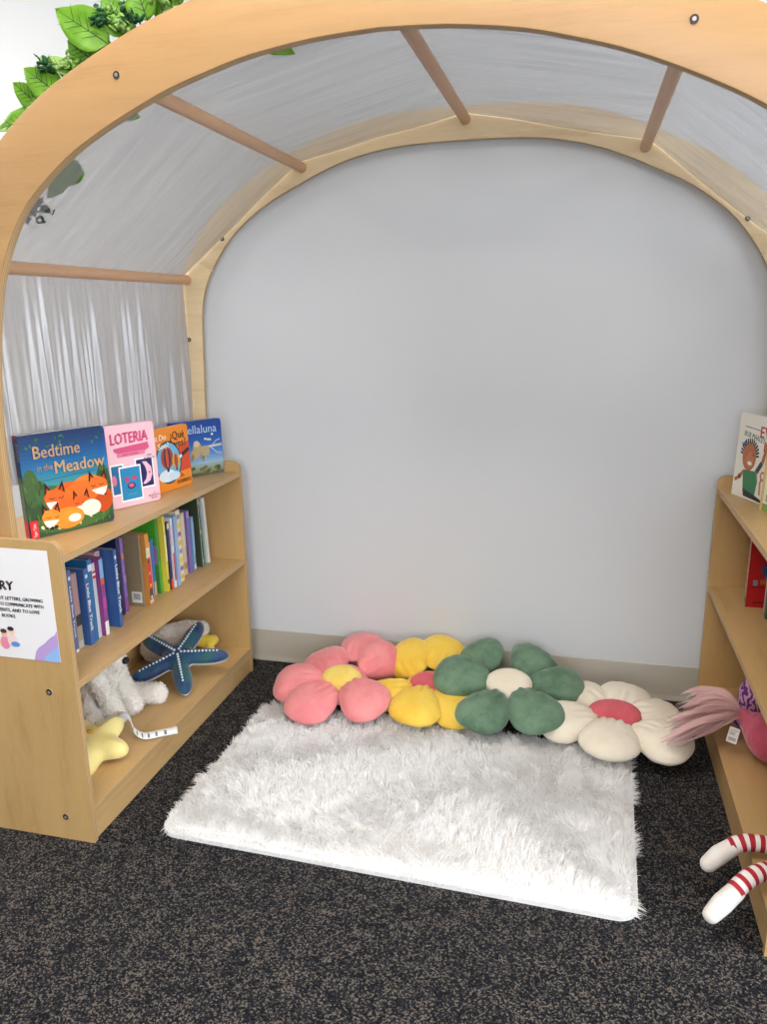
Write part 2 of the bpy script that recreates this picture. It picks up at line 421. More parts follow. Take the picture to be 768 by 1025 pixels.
def arc_piece(y0, y1, ia, ib, mat, name, zb=None, gap=0):
    rear = y0 > -.5; I = (full_rear if rear else full)[ia:ib+1]; O = (outer_rear if rear else outer)[ia:ib+1]
    bm = bmesh.new(); n = len(I)
    if zb is not None:       # the post goes on down behind the bookcase
        if ia == 0: I = [(I[0][0], zb)]+I; O = [(O[0][0], zb)]+O
        else: I = I+[(I[-1][0], zb)]; O = O+[(O[-1][0], zb)]
        n += 1
    vs = [[bm.verts.new((p[0], y, p[1])) for p in Q] for y in (y0, y1) for Q in (I, O)]
    A, B, C, D = vs
    for i in range(n-1):
        bm.faces.new((A[i], A[i+1], B[i+1], B[i])).material_index = 0
        bm.faces.new((C[i], D[i], D[i+1], C[i+1])).material_index = 0
        bm.faces.new((A[i], C[i], C[i+1], A[i+1])).material_index = 1
        bm.faces.new((B[i], B[i+1], D[i+1], D[i])).material_index = 1
    for i in (0, n-1): bm.faces.new((A[i], B[i], D[i], C[i])).material_index = 1
    bmesh.ops.recalc_face_normals(bm, faces=bm.faces[:])
    bevel(bm, .0025, 2, .9)
    o = obj(name, bm, [mat, PLY['Y']], smooth=.5); setloc(o, arch); return o
YF, YR = -1.1285, -.042
nl = len(full)-1
fa = fl = fr = arc_piece(YF, YF+.026, 0, nl, FRAME, 'front_arch')
ra = arc_piece(YR, YR+.018, i1, i2, FRAMEP, 'rear_arch'); rl = arc_piece(YR, YR+.018, 0, i1, FRAMEP, 'rear_post', zb=.002); rr = arc_piece(YR, YR+.018, i2, nl, FRAMEP, 'rear_post', zb=.002)
DW = [(-.992, 1.466), (-.543, 1.8145), (0, 1.925), (.543, 1.8145), (.992, 1.466)]
for dx, z in DW:
    bm = bmesh.new(); tube(bm, [(XC+dx, YF+.026, z), (XC+dx, YR, z)], .0165, 20)
    o = obj('cross_rail', bm, DOWELM, smooth=.8); setloc(o, arch)
def fscrew(part, dx, z, y):
    screw(part, XC+dx-arch.location.x, y-arch.location.y, z-arch.location.z, r=.0075)
for dx, z in DW[1:4]: fscrew(fa, dx, z, YF-.001)
for s, p in ((-1, fl), (1, fr)): fscrew(p, s*.992, 1.466, YF-.001); fscrew(p, s*.865, 1.575, YF-.001)
for s, p in ((-1, rl), (1, rr)): fscrew(p, s*.845, 1.60, YR-.001); fscrew(p, s*1.0, 1.258, YR-.001)

# ------------------------------------------------------------ sheer canopy and its hanging sides
def m_sheer(name, alpha, col, metal, rough, streak):
    m, nt, b = mat_base(name); out = nt.nodes['Material Output']
    b.inputs['Base Color'].default_value = (*lin(col), 1); b.inputs['Roughness'].default_value = rough; b.inputs['Metallic'].default_value = metal
    b.inputs['Sheen Weight'].default_value = .3
    v = coords(nt, streak); n1 = noise(nt, v, 1, 3, .6); bump(nt, b, n1, .12, .003)
    tr = N(nt, 'ShaderNodeBsdfTransparent'); tl = N(nt, 'ShaderNodeBsdfTranslucent'); tl.inputs[0].default_value = (*lin(col), 1)
    m1 = N(nt, 'ShaderNodeMixShader'); m1.inputs[0].default_value = .45; nt.links.new(b.outputs[0], m1.inputs[1]); nt.links.new(tl.outputs[0], m1.inputs[2])
    m2 = N(nt, 'ShaderNodeMixShader')
    n2 = noise(nt, coords(nt, streak), 2.2, 2, .5)
    mr = N(nt, 'ShaderNodeMapRange'); nt.links.new(n2, mr.inputs[0]); mr.inputs[1].default_value = .3; mr.inputs[2].default_value = .7
    mr.inputs[3].default_value = alpha-.05; mr.inputs[4].default_value = alpha+.05
    nt.links.new(mr.outputs[0], m2.inputs[0]); nt.links.new(tr.outputs[0], m2.inputs[1]); nt.links.new(m1.outputs[0], m2.inputs[2])
    nt.links.new(m2.outputs[0], out.inputs[0]); return m
SHEER = m_sheer('sheer_canopy', .66, '7f7e82', .3, .45, (1.2, 16, 1.2))
LAME = m_sheer('silver_curtain', .90, 'b5b3b4', .75, .44, (2, 34, 1.6))
canopy = thing('canopy', 'sheer silvery grey fabric stretched over the round rails of the arch', 'canopy', (XC, -.58, 1.9))
def pleat(y, k=1.0):
    return .45*math.sin(y*95+1.7*math.sin(y*23))+.3*math.sin(y*171+2*math.sin(y*31+1))+.25*math.sin(y*47+.6)
def fabric(name, A, B, amp, mat, parent, nu=26, nv=170, lift=.018, ripple_end=.25):
    """strip between two rails; folds run from rail to rail"""
    y0, y1 = YF+.030, YR-.004
    d = (B[0]-A[0], B[1]-A[1]); L = math.hypot(*d); n = (-d[1]/L, d[0]/L)
    if n[1] < -.1 or (abs(n[1]) < .1 and (n[0] > 0) != (A[0] > 0)): n = (-n[0], -n[1])
    V = []; F = []
    for i in range(nu+1):
        u = i/nu
        for j in range(nv+1):
            y = y0+(y1-y0)*j/nv
            r = amp*(pleat(y+.03*math.sin(u*2.2+A[0]))*(ripple_end+(1-ripple_end)*math.sin(PI*min(1, u*1.0)))+.35*mnoise.noise((y*14, u*2.3, A[0]*5)))
            e = lift+r
            V.append((XC+A[0]+d[0]*u+n[0]*e, y, A[1]+d[1]*u+n[1]*e))
    for i in range(nu):
        for j in range(nv):
            a = i*(nv+1)+j; F.append((a, a+1, a+nv+2, a+nv+1))
    o = raw(name, V, F, mat); setloc(o, parent); return o
for a, b in zip(DW, DW[1:]): fabric('fabric_panel', a, b, .0042, SHEER, canopy)
def curtain(label, s, zb):
    t = thing('curtain', label, 'curtain', (XC+s*1.0, -.58, zb), group='silver side curtains of the arch')
    V = []; F = []; nu, nv = 40, 420; y0, y1 = YF+.030, YR-.004
    for i in range(nu+1):
        u = i/nu; z = 1.483+(zb-1.483)*u
        for j in range(nv+1):
            y = y0+(y1-y0)*j/nv
            a = .002+.0075*min(1, u*1.6)
            x = s*(1.0+.006+a*(pleat(y+.004*math.sin(z*9))*1.1+.42*math.sin(y*230+3*math.sin(y*17)+z*1.5)+.5*mnoise.noise((y*30, z*2, 3))))
            V.append((XC+x, y, z))
    for i in range(nu):
        for j in range(nv):
            k = i*(nv+1)+j; F.append((k, k+1, k+nv+2, k+nv+1))
    o = raw('cloth', V, F, LAME); setloc(o, t)
curtain('shiny silver curtain hanging behind the picture books on the left', -1, .93)
curtain('shiny silver curtain on the right side of the arch, beyond the photo edge', 1, .80)

# ------------------------------------------------------------ garland on the front arch
def m_leaf(name, col, col2):
    m, nt, b = mat_base(name); out = nt.nodes['Material Output']
    v = coords(nt); n1 = noise(nt, v, 30, 3); c = ramp(nt, n1, [(.35, lin(col2)), (.65, lin(col))])
    nt.links.new(c, b.inputs['Base Color']); b.inputs['Roughness'].default_value = .4
    tl = N(nt, 'ShaderNodeBsdfTranslucent'); nt.links.new(c, tl.inputs[0])
    mx = N(nt, 'ShaderNodeMixShader'); mx.inputs[0].default_value = .5
    nt.links.new(b.outputs[0], mx.inputs[1]); nt.links.new(tl.outputs[0], mx.inputs[2]); nt.links.new(mx.outputs[0], out.inputs[0])
    bump(nt, b, n1, .2, .002)
    return m
LEAF = m_leaf('ivy_leaf', '8cc23a', '74ab2e'); LEAFP = m_leaf('pale_leaf', 'bfe08a', 'a4cf66'); LEAFD = m_leaf('small_dark_leaf', '3f7a4a', '2f6639')
VEIN = m_plain('leaf_vein', '2f4a1c', .6); STEM = m_plain('garland_stem', '6b8a3a', .6)
garland = thing('leaf_garland', 'bright green artificial leaf garland lying along the top left of the arch', 'garland', (XC-.6, -1.0, 1.9))
def leaf_mesh(L, W, fold=.25, curl=.2, nx=10, ny=6):
    V = []; F = []
    for i in range(nx+1):
        u = i/nx; w = W*math.sin(PI*min(1, u**.72))**.8*(1-.15*u) if 0 < u < 1 else .0005
        for j in range(ny+1):
            t = -1+2*j/ny
            V.append((u*L, t*w, abs(t)*w*fold - curl*L*(u*u)*.5 + .06*W*math.sin(u*16+t*2)*abs(t)))
    for i in range(nx):
        for j in range(ny):
            a = i*(ny+1)+j; F.append((a, a+1, a+ny+2, a+ny+1))
    return V, F
def leaf(pos, rot, L, W, mat, vein=True):
    V, F = leaf_mesh(L, W)
    o = raw('leaf', V, F, mat, garland); o.location = Vector(pos)-garland.location; o.rotation_euler = rot
    o.modifiers.new('s', 'SOLIDIFY').thickness = .0006
    if vein:
        bm = bmesh.new(); z = lambda u: -.2*L*u*u*.5+.0008
        tube(bm, [(u*L, 0, z(u)) for u in (0, .25, .5, .75, .93)], [.0016, .0013, .001, .0008, .0004], 5)
        for u in (.22, .36, .5, .64):
            for s in (-1, 1):
                w = W*.55; tube(bm, [(u*L, 0, z(u)), (u*L+.10*L, s*w*.5, z(u+.1)+.5*w*.25), (u*L+.17*L, s*w, z(u+.17)+w*.27)], [.0009, .0006, .0003], 4)
        obj('vein', bm, VEIN, o)
def sprig(pos, n, spread, mat, ls=.016, hang=False):
    V = []; F = []; bm = bmesh.new()
    for k in range(n):
        a = random.uniform(0, 2*PI); e = random.uniform(-.2, 1.2); d = Vector((math.cos(a)*math.cos(e), -abs(math.sin(a))*math.cos(e)*.4, math.sin(e)*(-1 if hang else 1)))
        tip = d*spread*random.uniform(.6, 1)
        tube(bm, [(0, 0, 0), tuple(tip*.5+Vector((0, 0, .006))), tuple(tip)], .0009, 4, 1)
        for q in range(5):
            c = tip*(.35+.16*q); M = Matrix.Translation(c) @ Euler((random.uniform(-1, 1), random.uniform(-1, 1), random.uniform(0, 6))).to_matrix().to_4x4() @ Matrix.Diagonal((ls*.55, ls*.4, .001, 1)) @ Matrix.Translation((.7, 0, 0))
            bmesh.ops.create_icosphere(bm, subdivisions=1, radius=1, matrix=M)
    o = obj('sprig', bm, [mat, STEM], garland, smooth=3); o.location = Vector(pos)-garland.location; o['kind'] = 'stuff'
def on_outer(dx, lift=.012):
    i = min(range(len(outer)//2+1), key=lambda k: abs(outer[k][0]-(XC-dx))); p = outer[i]
    return p[0]-lift*.5, p[1]+lift
bm = bmesh.new(); pts = []
for k in range(24):
    dx = 1.02-k*.045; x, z = on_outer(dx, .008); pts.append((x-garland.location.x, -1.02+.02*math.sin(k*1.3)-garland.location.y, z+.004*math.sin(k*2)-garland.location.z))
tube(bm, pts, .003, 6); obj('stem', bm, STEM, garland, smooth=1)
def leaf2(base, tip, W, mat, nrm=(.1, -1, .35), vein=True):
    b_, t_ = Vector(base), Vector(tip); X = (t_-b_); L = X.length; X.normalize(); n = Vector(nrm); n = (n-X*n.dot(X)).normalized(); Y = n.cross(X)
    leaf(base, Matrix((X, Y, n)).transposed().to_euler(), L, W, mat, vein)
leaf2((-.975, -1.075, 1.888), (-1.083, -1.095, 1.962), .046, LEAF, (.2, -1, .2))
leaf2((-.975, -1.065, 1.893), (-1.045, -1.065, 1.888), .033, LEAF, (.1, -1, -.5))
leaf2((-1.015, -1.06, 1.860), (-1.075, -1.075, 1.905), .034, LEAF, (-.4, -1, .3))
leaf2((-1.03, -1.07, 1.852), (-1.090, -1.075, 1.838), .026, LEAF, (0, -1, .8))
leaf2((-1.06, -1.07, 1.842), (-1.137, -1.085, 1.880), .019, LEAFP, (.1, -1, .5))
leaf2((-1.055, -1.06, 1.835), (-1.115, -1.07, 1.868), .022, LEAF, (.5, -1, .1))
leaf2((-1.098, -1.075, 1.800), (-1.180, -1.085, 1.862), .036, LEAF, (.0, -1, .4))
leaf2((-1.115, -1.07, 1.800), (-1.195, -1.08, 1.790), .030, LEAF, (.3, -1, .6))
leaf2((-1.165, -1.07, 1.765), (-1.262, -1.09, 1.748), .032, LEAF, (.0, -1, .5))
leaf2((-1.16, -1.065, 1.79), (-1.215, -1.08, 1.835), .026, LEAF, (-.3, -1, .2))
leaf2((-1.20, -1.06, 1.715), (-1.28, -1.07, 1.72), .032, LEAF, (.2, -1, .3))
leaf2((-.945, -1.06, 1.900), (-.975, -1.075, 1.990), .034, LEAF, (.5, -1, .1))
leaf2((-.925, -1.055, 1.905), (-.955, -1.06, 1.965), .028, LEAF, (-.5, -1, .1))
leaf2((-.885, -1.07, 1.925), (-.905, -1.085, 2.00), .034, LEAF, (.2, -1, .1))
leaf2((-.865, -1.06, 1.925), (-.820, -1.075, 2.0), .036, LEAF, (-.2, -1, .2))
leaf2((-.81, -1.07, 1.945), (-.85, -1.085, 2.02), .036, LEAF)
leaf2((-.76, -1.07, 1.955), (-.73, -1.085, 2.03), .036, LEAF)
leaf2((-.66, -1.06, 1.985), (-.70, -1.075, 2.05), .036, LEAF)
leaf2((-.55, -1.06, 2.0), (-.50, -1.075, 2.06), .036, LEAF)
for p, nn, sp, mt in (((-.945, -1.075, 1.915), 12, .045, LEAFP), ((-.915, -1.075, 1.925), 8, .05, LEAFD), ((-.985, -1.085, 1.925), 6, .03, LEAFD), ((-1.125, -1.085, 1.85), 7, .026, LEAFD), ((-1.075, -1.08, 1.855), 6, .025, LEAFP), ((-.83, -1.085, 1.955), 10, .04, LEAFP), ((-.80, -1.075, 1.965), 8, .045, LEAFD), ((-.6, -1.05, 2.01), 7, .05, LEAFD)):
    sprig(p, nn, sp, mt)
# leaves that hang down outside, seen through the sheer fabric
leaf2((-1.162, -0.945, 1.698), (-1.203, -0.945, 1.647), .036, LEAF, (.2, -1, .2), False)
leaf2((-1.187, -0.942, 1.683), (-1.264, -0.942, 1.624), .030, LEAF, (.2, -1, .2), False)
leaf2((-1.060, -0.945, 1.800), (-0.995, -0.945, 1.782), .024, LEAF, (.0, -1, .2), False)
leaf2((-0.691, -0.945, 1.908), (-0.619, -0.945, 1.880), .022, LEAF, (.0, -1, .2), False)
leaf2((-0.517, -0.945, 1.925), (-0.456, -0.945, 1.906), .020, LEAF, (.0, -1, .2), False)
leaf2((-0.205, -0.945, 1.949), (-0.154, -0.945, 1.928), .020, LEAF, (.0, -1, .2), False)
sprig((-1.300, -0.950, 1.616), 10, .075, LEAFD, .018, True)

# ------------------------------------------------------------ books
def book(label, origin, heading, t, d, h, col, group=None, pages='e8e0d2', lean=0, rcorner=0, board=.0022, spine_round=True, cat='book', fan=0):
    """local axes: X out of the spine, +Y the cover at y=0, body runs to x=-d and y=-t"""
    b = thing('book', label, cat, (origin[0], origin[1], origin[2]+t*math.sin(max(0, lean))), (lean, 0, heading), group)
    e = board; bm = bmesh.new()
    # the two boards with rounded outer corners, and the spine
    def board_at(y0, y1):
        r = max(rcorner, .001); P = [(-.002, 0), ]
        P += [(-d+r-r*math.sin(a), r-r*math.cos(a)) for a in [PI/2*i/4 for i in range(5)]]
        P += [(-d+r-r*math.cos(a), h-r+r*math.sin(a)) for a in [PI/2*i/4 for i in range(5)]]
        P += [(-.002, h)]
        prism(bm, P, 'Y', y0, y1, 0, 0)
    board_at(-e, 0); board_at(-t, -t+e)
    if spine_round:
        P = [(-.002, 0), (-.0005, -.0006), (0, -min(.003, t*.3)), (0, -t+min(.003, t*.3)), (-.0005, -t+.0006), (-.002, -t), (-.003, -t), (-.003, 0)]
    else: P = [(0, 0), (0, -t), (-.003, -t), (-.003, 0)]
    prism(bm, P, 'Z', 0, h, 0, 0)
    c = obj('cover', bm, PRINT, b); paint(c, col)
    bm = bmesh.new(); ins = .003 if rcorner < .004 else .0008; box(bm, -d+ins+rcorner*.3, -.003, -t+e, -e, ins, h-ins)
    # page leaves: fine grooves along the top and fore edge
    p = obj('page_block', bm, PAPER, b); paint(p, pages)
    return b
front_fn = lambda u, v, e: (-u, e, v)
def spine_fn(u, v, e): return (e, v, u)      # u up the spine, v across (towards +Y)
def heading(a, b): return math.atan2(-(b[1]-a[1]), -(b[0]-a[0]))

# Bedtime in the Meadow
P0, P1 = (-1.354, -1.037), (-1.251, -.817)
W, Hh = .243, .268
b = book('large dark blue picture book with sleeping foxes, standing nearest on the left bookcase', (*P0, Z1+.0008), heading(P0, P1), .022, W, Hh, '1d3562', 'picture books standing on the left bookcase', lean=.03, rcorner=.012)
a = Art(front_fn)
a.grad(.001, .012, W-.012, Hh-.001, ['2e4a2c', '38593a', '4d7a62', '3a8896', '1c6496', '1a4578', '182c52'], 24)
a.k -= 1; a.grad(W-.012, .012, W-.001, Hh-.012, ['2e4a2c', '38593a', '4d7a62', '3f8fa0', '1f6fa8', '1c4f8c', '1d3560'], 24)
a.k -= 1; a.rect(.001, .001, W-.012, .012, '2e4a2c')
for (u, v, aa, bb_, cc) in ((.035, .09, .035, .06, '324c2a'), (.02, .13, .022, .05, '405c30'), (W-.02, .11, .022, .055, '35523a'), (.07, .10, .04, .03, '3f6238'), (W-.03, .06, .03, .04, '3c5a2e'), (.12, .03, .11, .028, '45682f')):
    a.ell(u, v, aa, bb_, cc)
random.seed(3); kb = a.k
for k in range(150):
    u = random.uniform(.004, W-.008); v = random.uniform(.005, .05) if k % 2 else random.uniform(.02, .15); u = u if k % 2 else random.choice([random.uniform(.004, .055), random.uniform(W-.04, W-.006)])
    a.line([(u, v), (u+random.uniform(-.004, .004), v+random.uniform(.008, .016))], .0018, random.choice(['2b4426', '3f5e2f', '587a3c', '223a24', '6d8a44'])); a.k = kb+k % 4
kb = a.k+2
for k in range(34):
    a.k = kb+k % 3
    u = random.uniform(.008, W-.015); v = random.choice([random.uniform(.22, Hh-.012), random.uniform(.22, Hh-.012), random.uniform(.01, .05)])
    a.ell(u, v, .003, .006, random.choice(['2d5a35', '24492e', '3c7044']) if v > .1 else 'e8e6d0', random.uniform(0, 3), 6)
def fox(u, v, s, fl=1, col='d9641f', dark='b8480f'):
    a.ell(u+fl*.034*s, v-.006*s, .036*s, .022*s, col)
    for q in (-1, 1):
        a.poly([(u+q*.004*s, v+.012*s), (u+q*.019*s, v+.008*s), (u+q*.016*s, v+.032*s)], '2a1812')
        a.poly([(u+q*.007*s, v+.012*s), (u+q*.016*s, v+.009*s), (u+q*.014*s, v+.022*s)], dark)
    a.poly([(u-.021*s, v+.006*s), (u-.012*s, v+.017*s), (u+.004*s, v+.018*s), (u+.017*s, v+.010*s), (u+.020*s, v-.003*s), (u+.008*s, v-.013*s), (u-fl*.010*s, v-.020*s), (u-.018*s, v-.008*s)], col)
    a.poly([(u-fl*.018*s, v-.003*s), (u-fl*.002*s, v-.004*s), (u+fl*.015*s, v-.006*s), (u+fl*.006*s, v-.014*s), (u-fl*.011*s, v-.020*s)], 'f3e6d2')
    a.ell(u-fl*.012*s, v-.018*s, .0028*s, .0022*s, '15100e', n=8)
    a.line([(u-fl*.012*s, v+.003*s), (u-fl*.006*s, v+.001*s), (u-fl*.001*s, v+.003*s)], .0013*s, '3a1c10'); a.line([(u+fl*.006*s, v+.002*s), (u+fl*.011*s, v+.000*s), (u+fl*.015*s, v+.003*s)], .0013*s, '3a1c10')
a.ell(.120, .098, .050, .034, 'cf5c1c'); a.ell(.175, .112, .045, .030, 'dd7c2c'); a.ell(.165, .095, .022, .022, 'efe0ca'); fox(.080, .092, 1.5, 1, 'd2601f'); a.ell(.212, .068, .032, .036, 'c14a18'); fox(.205, .106, 1.45, -1, 'dd6a24'); fox(.150, .068, 1.25, -1, 'd9601f'); a.ell(.175, .052, .030, .022, 'efe0ca'); fox(.062, .045, 1.3, 1, 'e08a2a'); a.ell(.118, .040, .028, .018, 'e0922e'); a.ell(.125, .034, .018, .011, 'efe0ca')
for u, v in ((.058, .018), (.070, .020)): a.ell(u, v, .006, .004, '1d1512')
a.text('Bedtime', .035, .205, .046, 'a88a6c', .016, width=.128)
a.text('in the', .040, .172, .024, 'a9886a', .0, width=.042)
a.text('Meadow', .088, .160, .046, 'b8946e', .016, width=.142)
a.text('by an author - illustrated', .04, .145, .0085, '20435a') if False else None
a.line([(.045, .146), (.20, .151)], .0016, '24506a')
a.rect(.001, .001, .022, .048, 'd21f2a'); a.text('Tiger Tales', .016, .004, .0115, 'f2d9d2', .01, rot=PI/2, width=.036)
a.build('cover_print', b)
s = Art(spine_fn); s.rect(.001, -.021, Hh-.001, -.001, '223d68'); s.rect(.001, -.021, Hh*.6, -.001, '5c6f38'); s.rect(.001, -.021, .048, -.001, 'd21f2a'); s.rect(Hh-.006, -.021, Hh-.001, -.001, 'd21f2a'); s.text('Bedtime', Hh-.02, -.006, .014, 'b9936c', .01, rot=PI, flip=True); s.build('spine_print', b)
# LOTERIA
P0, P1 = (-1.319, -.715), (-1.252, -.562); W, Hh = .167, .245
b = book('pink picture book with card pictures, second on the left bookcase', (*P0, Z1+.0008), heading(P0, P1), .016, W, Hh, 'f0bcc8', 'picture books standing on the left bookcase', lean=.03, rcorner=.010)
a = Art(front_fn); a.rrect(.001, .001, W-.001, Hh-.001, .009, 'f1c1cb')
a.text('LOTERIA', .014, .190, .046, 'c93a6a', .04, width=.128)
a.poly([(.02, .178), (.14, .185), (.145, .168), (.125, .158), (.08, .150), (.045, .156), (.022, .168)], 'd4577f')
a.rrect(.03, .150, .128, .163, .005, 'e07c9b'); a.text('FIRST WORDS', .078, .153, .009, 'a92a57', .01, align='c')
for u0, v0, u1, v1, cc in ((.002, .038, .048, .132, '2c6f9c'), (.088, .046, .152, .140, '242a60'), (.030, .016, .106, .122, '2f86b5')):
    a.rect(u0, v0, u1, v1, 'f7f2ec'); a.rect(u0+.004, v0+.005, u1-.004, v1-.005, cc)
a.poly([(.112, .128), (.128, .126), (.143, .108), (.145, .085), (.136, .066), (.118, .058), (.108, .060), (.122, .074), (.127, .092), (.122, .112)], 'f1bccb'); a.ell(.136, .092, .003, .004, 'd0406e')
a.poly([(.046, .088), (.060, .090), (.062, .075), (.050, .074)], 'c2476d'); a.ell(.080, .084, .010, .006, 'c2476d'); a.ell(.068, .062, .014, .010, '2c3560'); a.ell(.068, .063, .009, .006, 'e26086'); a.line([(.052, .036), (.085, .037)], .003, '45a0a8')
a.ell(.012, .085, .008, .016, 'e07c9b')
a.text('ONE', .140, .142, .008, '6d3a52', .01, align='c'); a.text('BILINGUAL', .140, .134, .008, '6d3a52', .01, align='c')
a.text('A', .143, .025, .008, '6d3a52', .01); a.text('BILINGUAL', .143, .017, .008, '6d3a52', .01, align='c'); a.text('BOOK', .143, .009, .008, '6d3a52', .01, align='c')
a.build('cover_print', b)
# Do you see? / ¿Qué ves?
P0, P1 = (-1.300, -.558), (-1.264, -.33); W, Hh = .231, .205
b = book('orange picture book with hot air balloons in a round window, third on the left bookcase', (*P0, Z1+.0008), heading(P0, P1), .016, W, Hh, 'e58220', 'picture books standing on the left bookcase', lean=.03, rcorner=.010)
a = Art(front_fn); a.rrect(.001, .001, W-.001, Hh-.001, .009, 'ec8a22'); a.poly([(.12, .12), (W-.001, .15), (W-.001, .055), (.15, .052)], 'd4481c')
a.ell(.118, .092, .066, .070, '3a3f46', n=32); a.ell(.118, .092, .060, .064, '6fb0d6', n=32)
a.ell(.105, .050, .042, .020, 'dfeaf0'); a.ell(.14, .045, .03, .014, 'cfe0ea')
a.ell(.112, .108, .031, .036, 'b0402c'); a.ell(.112, .108, .018, .036, '4a2c3c'); a.ell(.112, .108, .007, .036, 'c85030'); a.poly([(.104, .076), (.120, .076), (.117, .062), (.107, .062)], '3b2a20')
a.ell(.155, .092, .019, .024, 'd8a428'); a.ell(.155, .092, .009, .024, 'a8442c'); a.poly([(.150, .070), (.160, .070), (.158, .060), (.152, .060)], '3b2a20')
a.line([(.182, .104), (.228, .122)], .013, '2a2523'); a.line([(.174, .100), (.187, .106)], .010, 'e8e4dc')
a.text('What Do', .010, .168, .026, 'fbf0dc', .02, width=.105); a.text('You See?', .010, .140, .026, 'fbf0dc', .02, width=.115)
a.text('¿Qué', .135, .163, .036, '2c1a12', .012, width=.074); a.text('ves?', .152, .137, .033, '2c1a12', .012, width=.062)
a.text('En', .170, .034, .020, '4a2008', .01); a.text('MOVIMIENTO', .150, .014, .018, '4a2008', .01, width=.074)
a.build('cover_print', b)
# Stellaluna
P0, P1 = (-1.354, -.2905), (-1.243, -.1235); W, Hh = .200, .196
b = book('blue night sky picture book standing farthest back, beside the arch post', (*P0, Z1+.0008), heading(P0, P1), .018, W, Hh, '1f4f9c', 'picture books standing on the left bookcase', lean=.03, rcorner=.010)
a = Art(front_fn); a.grad(.001, .010, W-.001, Hh-.010, ['8a8a5a', '9ab4c8', '4f86c8', '2a62b4', '1f4f9f', '1c4690'], 18); a.rect(.001, Hh-.010, W-.010, Hh-.001, '1c4690'); a.rect(.001, .001, W-.010, .010, '5f6238')
random.seed(5)
kb = a.k
for k in range(26): a.k = kb+k % 3; a.ell(random.uniform(.01, W-.012), random.uniform(.008, .03), .008, .006, random.choice(['6d7040', '4f5a38', '86845a']), n=7)
a.text('Stellaluna', .035, .150, .042, 'b8cfe6', .0, width=.145)
a.line([(.085, .088), (.12, .098), (.16, .100), (W-.004, .102)], .008, 'c8c4b4'); a.line([(.155, .100), (.175, .118), (.19, .122)], .003, 'c8c4b4'); a.line([(.15, .097), (.175, .075), (.195, .07)], .003, 'c8c4b4')
for u, v, w_, h_ in ((.098, .098, .017, .022), (.09, .078, .020, .018), (.122, .080, .010, .024), (.135, .086, .012, .018)): a.ell(u, v, w_, h_, 'b8a478')
a.ell(.096, .113, .012, .011, 'd6c69c'); a.poly([(.075, .08), (.070, .05), (.084, .07)], '8d7b58'); a.poly([(.112, .07), (.118, .045), (.126, .068)], '8d7b58')
for u, v in ((.132, .128), (.142, .125), (.150, .124), (.160, .142)): a.ell(u, v, .005, .004, 'd8d4c0')
a.build('cover_print', b)

# the row on the middle shelf: (gap to next, height, depth, colour, pages, text/prints, label)
BLUE = '38609c'
row = [
 ('-.971', .017, .236, -1.299, '566796', 'Little Blue Truck', 'thin blue spined board book at the near end of the middle shelf row', 0),
 ('-.938', .026, .216, -1.306, 'a98c84', None, 'tan and dusty pink paperback with picture spine, second from the near end of the row', 0),
 ('-.912', .021, .222, -1.288, BLUE, 'Little Blue Truck', 'blue board book with white lettering on its spine, beside a tan paperback', 0),
 ('-.888', .021, .240, -1.292, '24699c', None, 'taller bright blue book without visible lettering near the start of the row', 0),
 ('-.866', .018, .221, -1.297, 'c9ccd2', None, 'pale grey slim book with a red mark near the spine top', 0),
 ('-.845', .021, .232, -1.286, '8c3f86', None, 'purple magenta book with an orange spot and a white spine foot', 0),
 ('-.808', .026, .238, -1.318, 'c7a4a6', None, 'dusty pink book with a brown picture at the spine foot', 0),
 ('-.784', .017, .238, -1.280, BLUE, 'Little Blue Truck', 'blue board book with white spine lettering, farther along beside a pink book', 0),
 ('-.752', .018, .228, -1.310, '4fa3a0', None, 'teal green narrow book right behind the second lettered blue book', 0),
 ('-.700', .017, .246, -1.325, '1c2350', None, 'dark navy narrow book just before the gap in the row', 0),
 ('-.672', .017, .236, -1.330, '8b6bb5', None, 'lilac narrow book at the near side of the gap in the row', 0),
 ('-.612', .014, .235, -1.300, '8d7c62', None, 'large taupe book with a barcode sticker, its back turned to the gap', 0),
 ('-.585', .024, .232, -1.288, 'c8853f', None, 'orange, yellow and red picture spined book right after the taupe book', 0),
 ('-.540', .021, .188, -1.312, 'dc9c8c', None, 'coral pink short book after the orange picture spined book', 0),
 ('-.515', .018, .190, -1.316, '3577ae', None, 'blue and tan short book in the middle of the row', 0),
 ('-.490', .019, .260, -1.308, '4b8c3a', None, 'tall green book with a purple band on its side', 0),
 ('-.470', .015, .258, -1.294, 'dccb48', None, 'tall bright yellow spined book beside the green one', 0),
 ('-.450', .017, .232, -1.292, '272a5c', None, 'navy spined book with a red foot, after the yellow one', 0),
 ('-.431', .014, .240, -1.290, 'e6e0e2', None, 'thin white and pink spined book between navy and light blue', 0),
 ('-.408', .020, .243, -1.286, '93aed4', None, 'light blue spined book right of the middle of the row', 0),
 ('-.366', .030, .252, -1.296, 'e6dcb4', None, 'cream book with yellow and purple blocks down its spine', 0),
 ('-.337', .014, .258, -1.314, '262e52', None, 'thin dark navy book after the cream and yellow one', 0),
 ('-.300', .028, .224, -1.318, 'd8c3a0', None, 'tan cream short book between dark navy and purple', 0),
 ('-.276', .020, .226, -1.312, '8671b4', None, 'purple spined book near the far end of the row', 0),
 ('-.247', .018, .196, -1.312, '86a9d2', None, 'short light blue board book near the far end of the row', 0),
 ('-.220', .017, .262, -1.300, '3d4a34', None, 'tall dark green board book with a pale rim, near the far end', .035),
 ('-.196', .015, .248, -1.306, '3f9c9c', None, 'teal and green striped book leaning near the far end', .05),
 ('-.172', .017, .250, -1.300, 'dcdad4', None, 'white book leaning at the far end of the row', .06),
]
GR = 'books in the row on the middle shelf of the left bookcase'
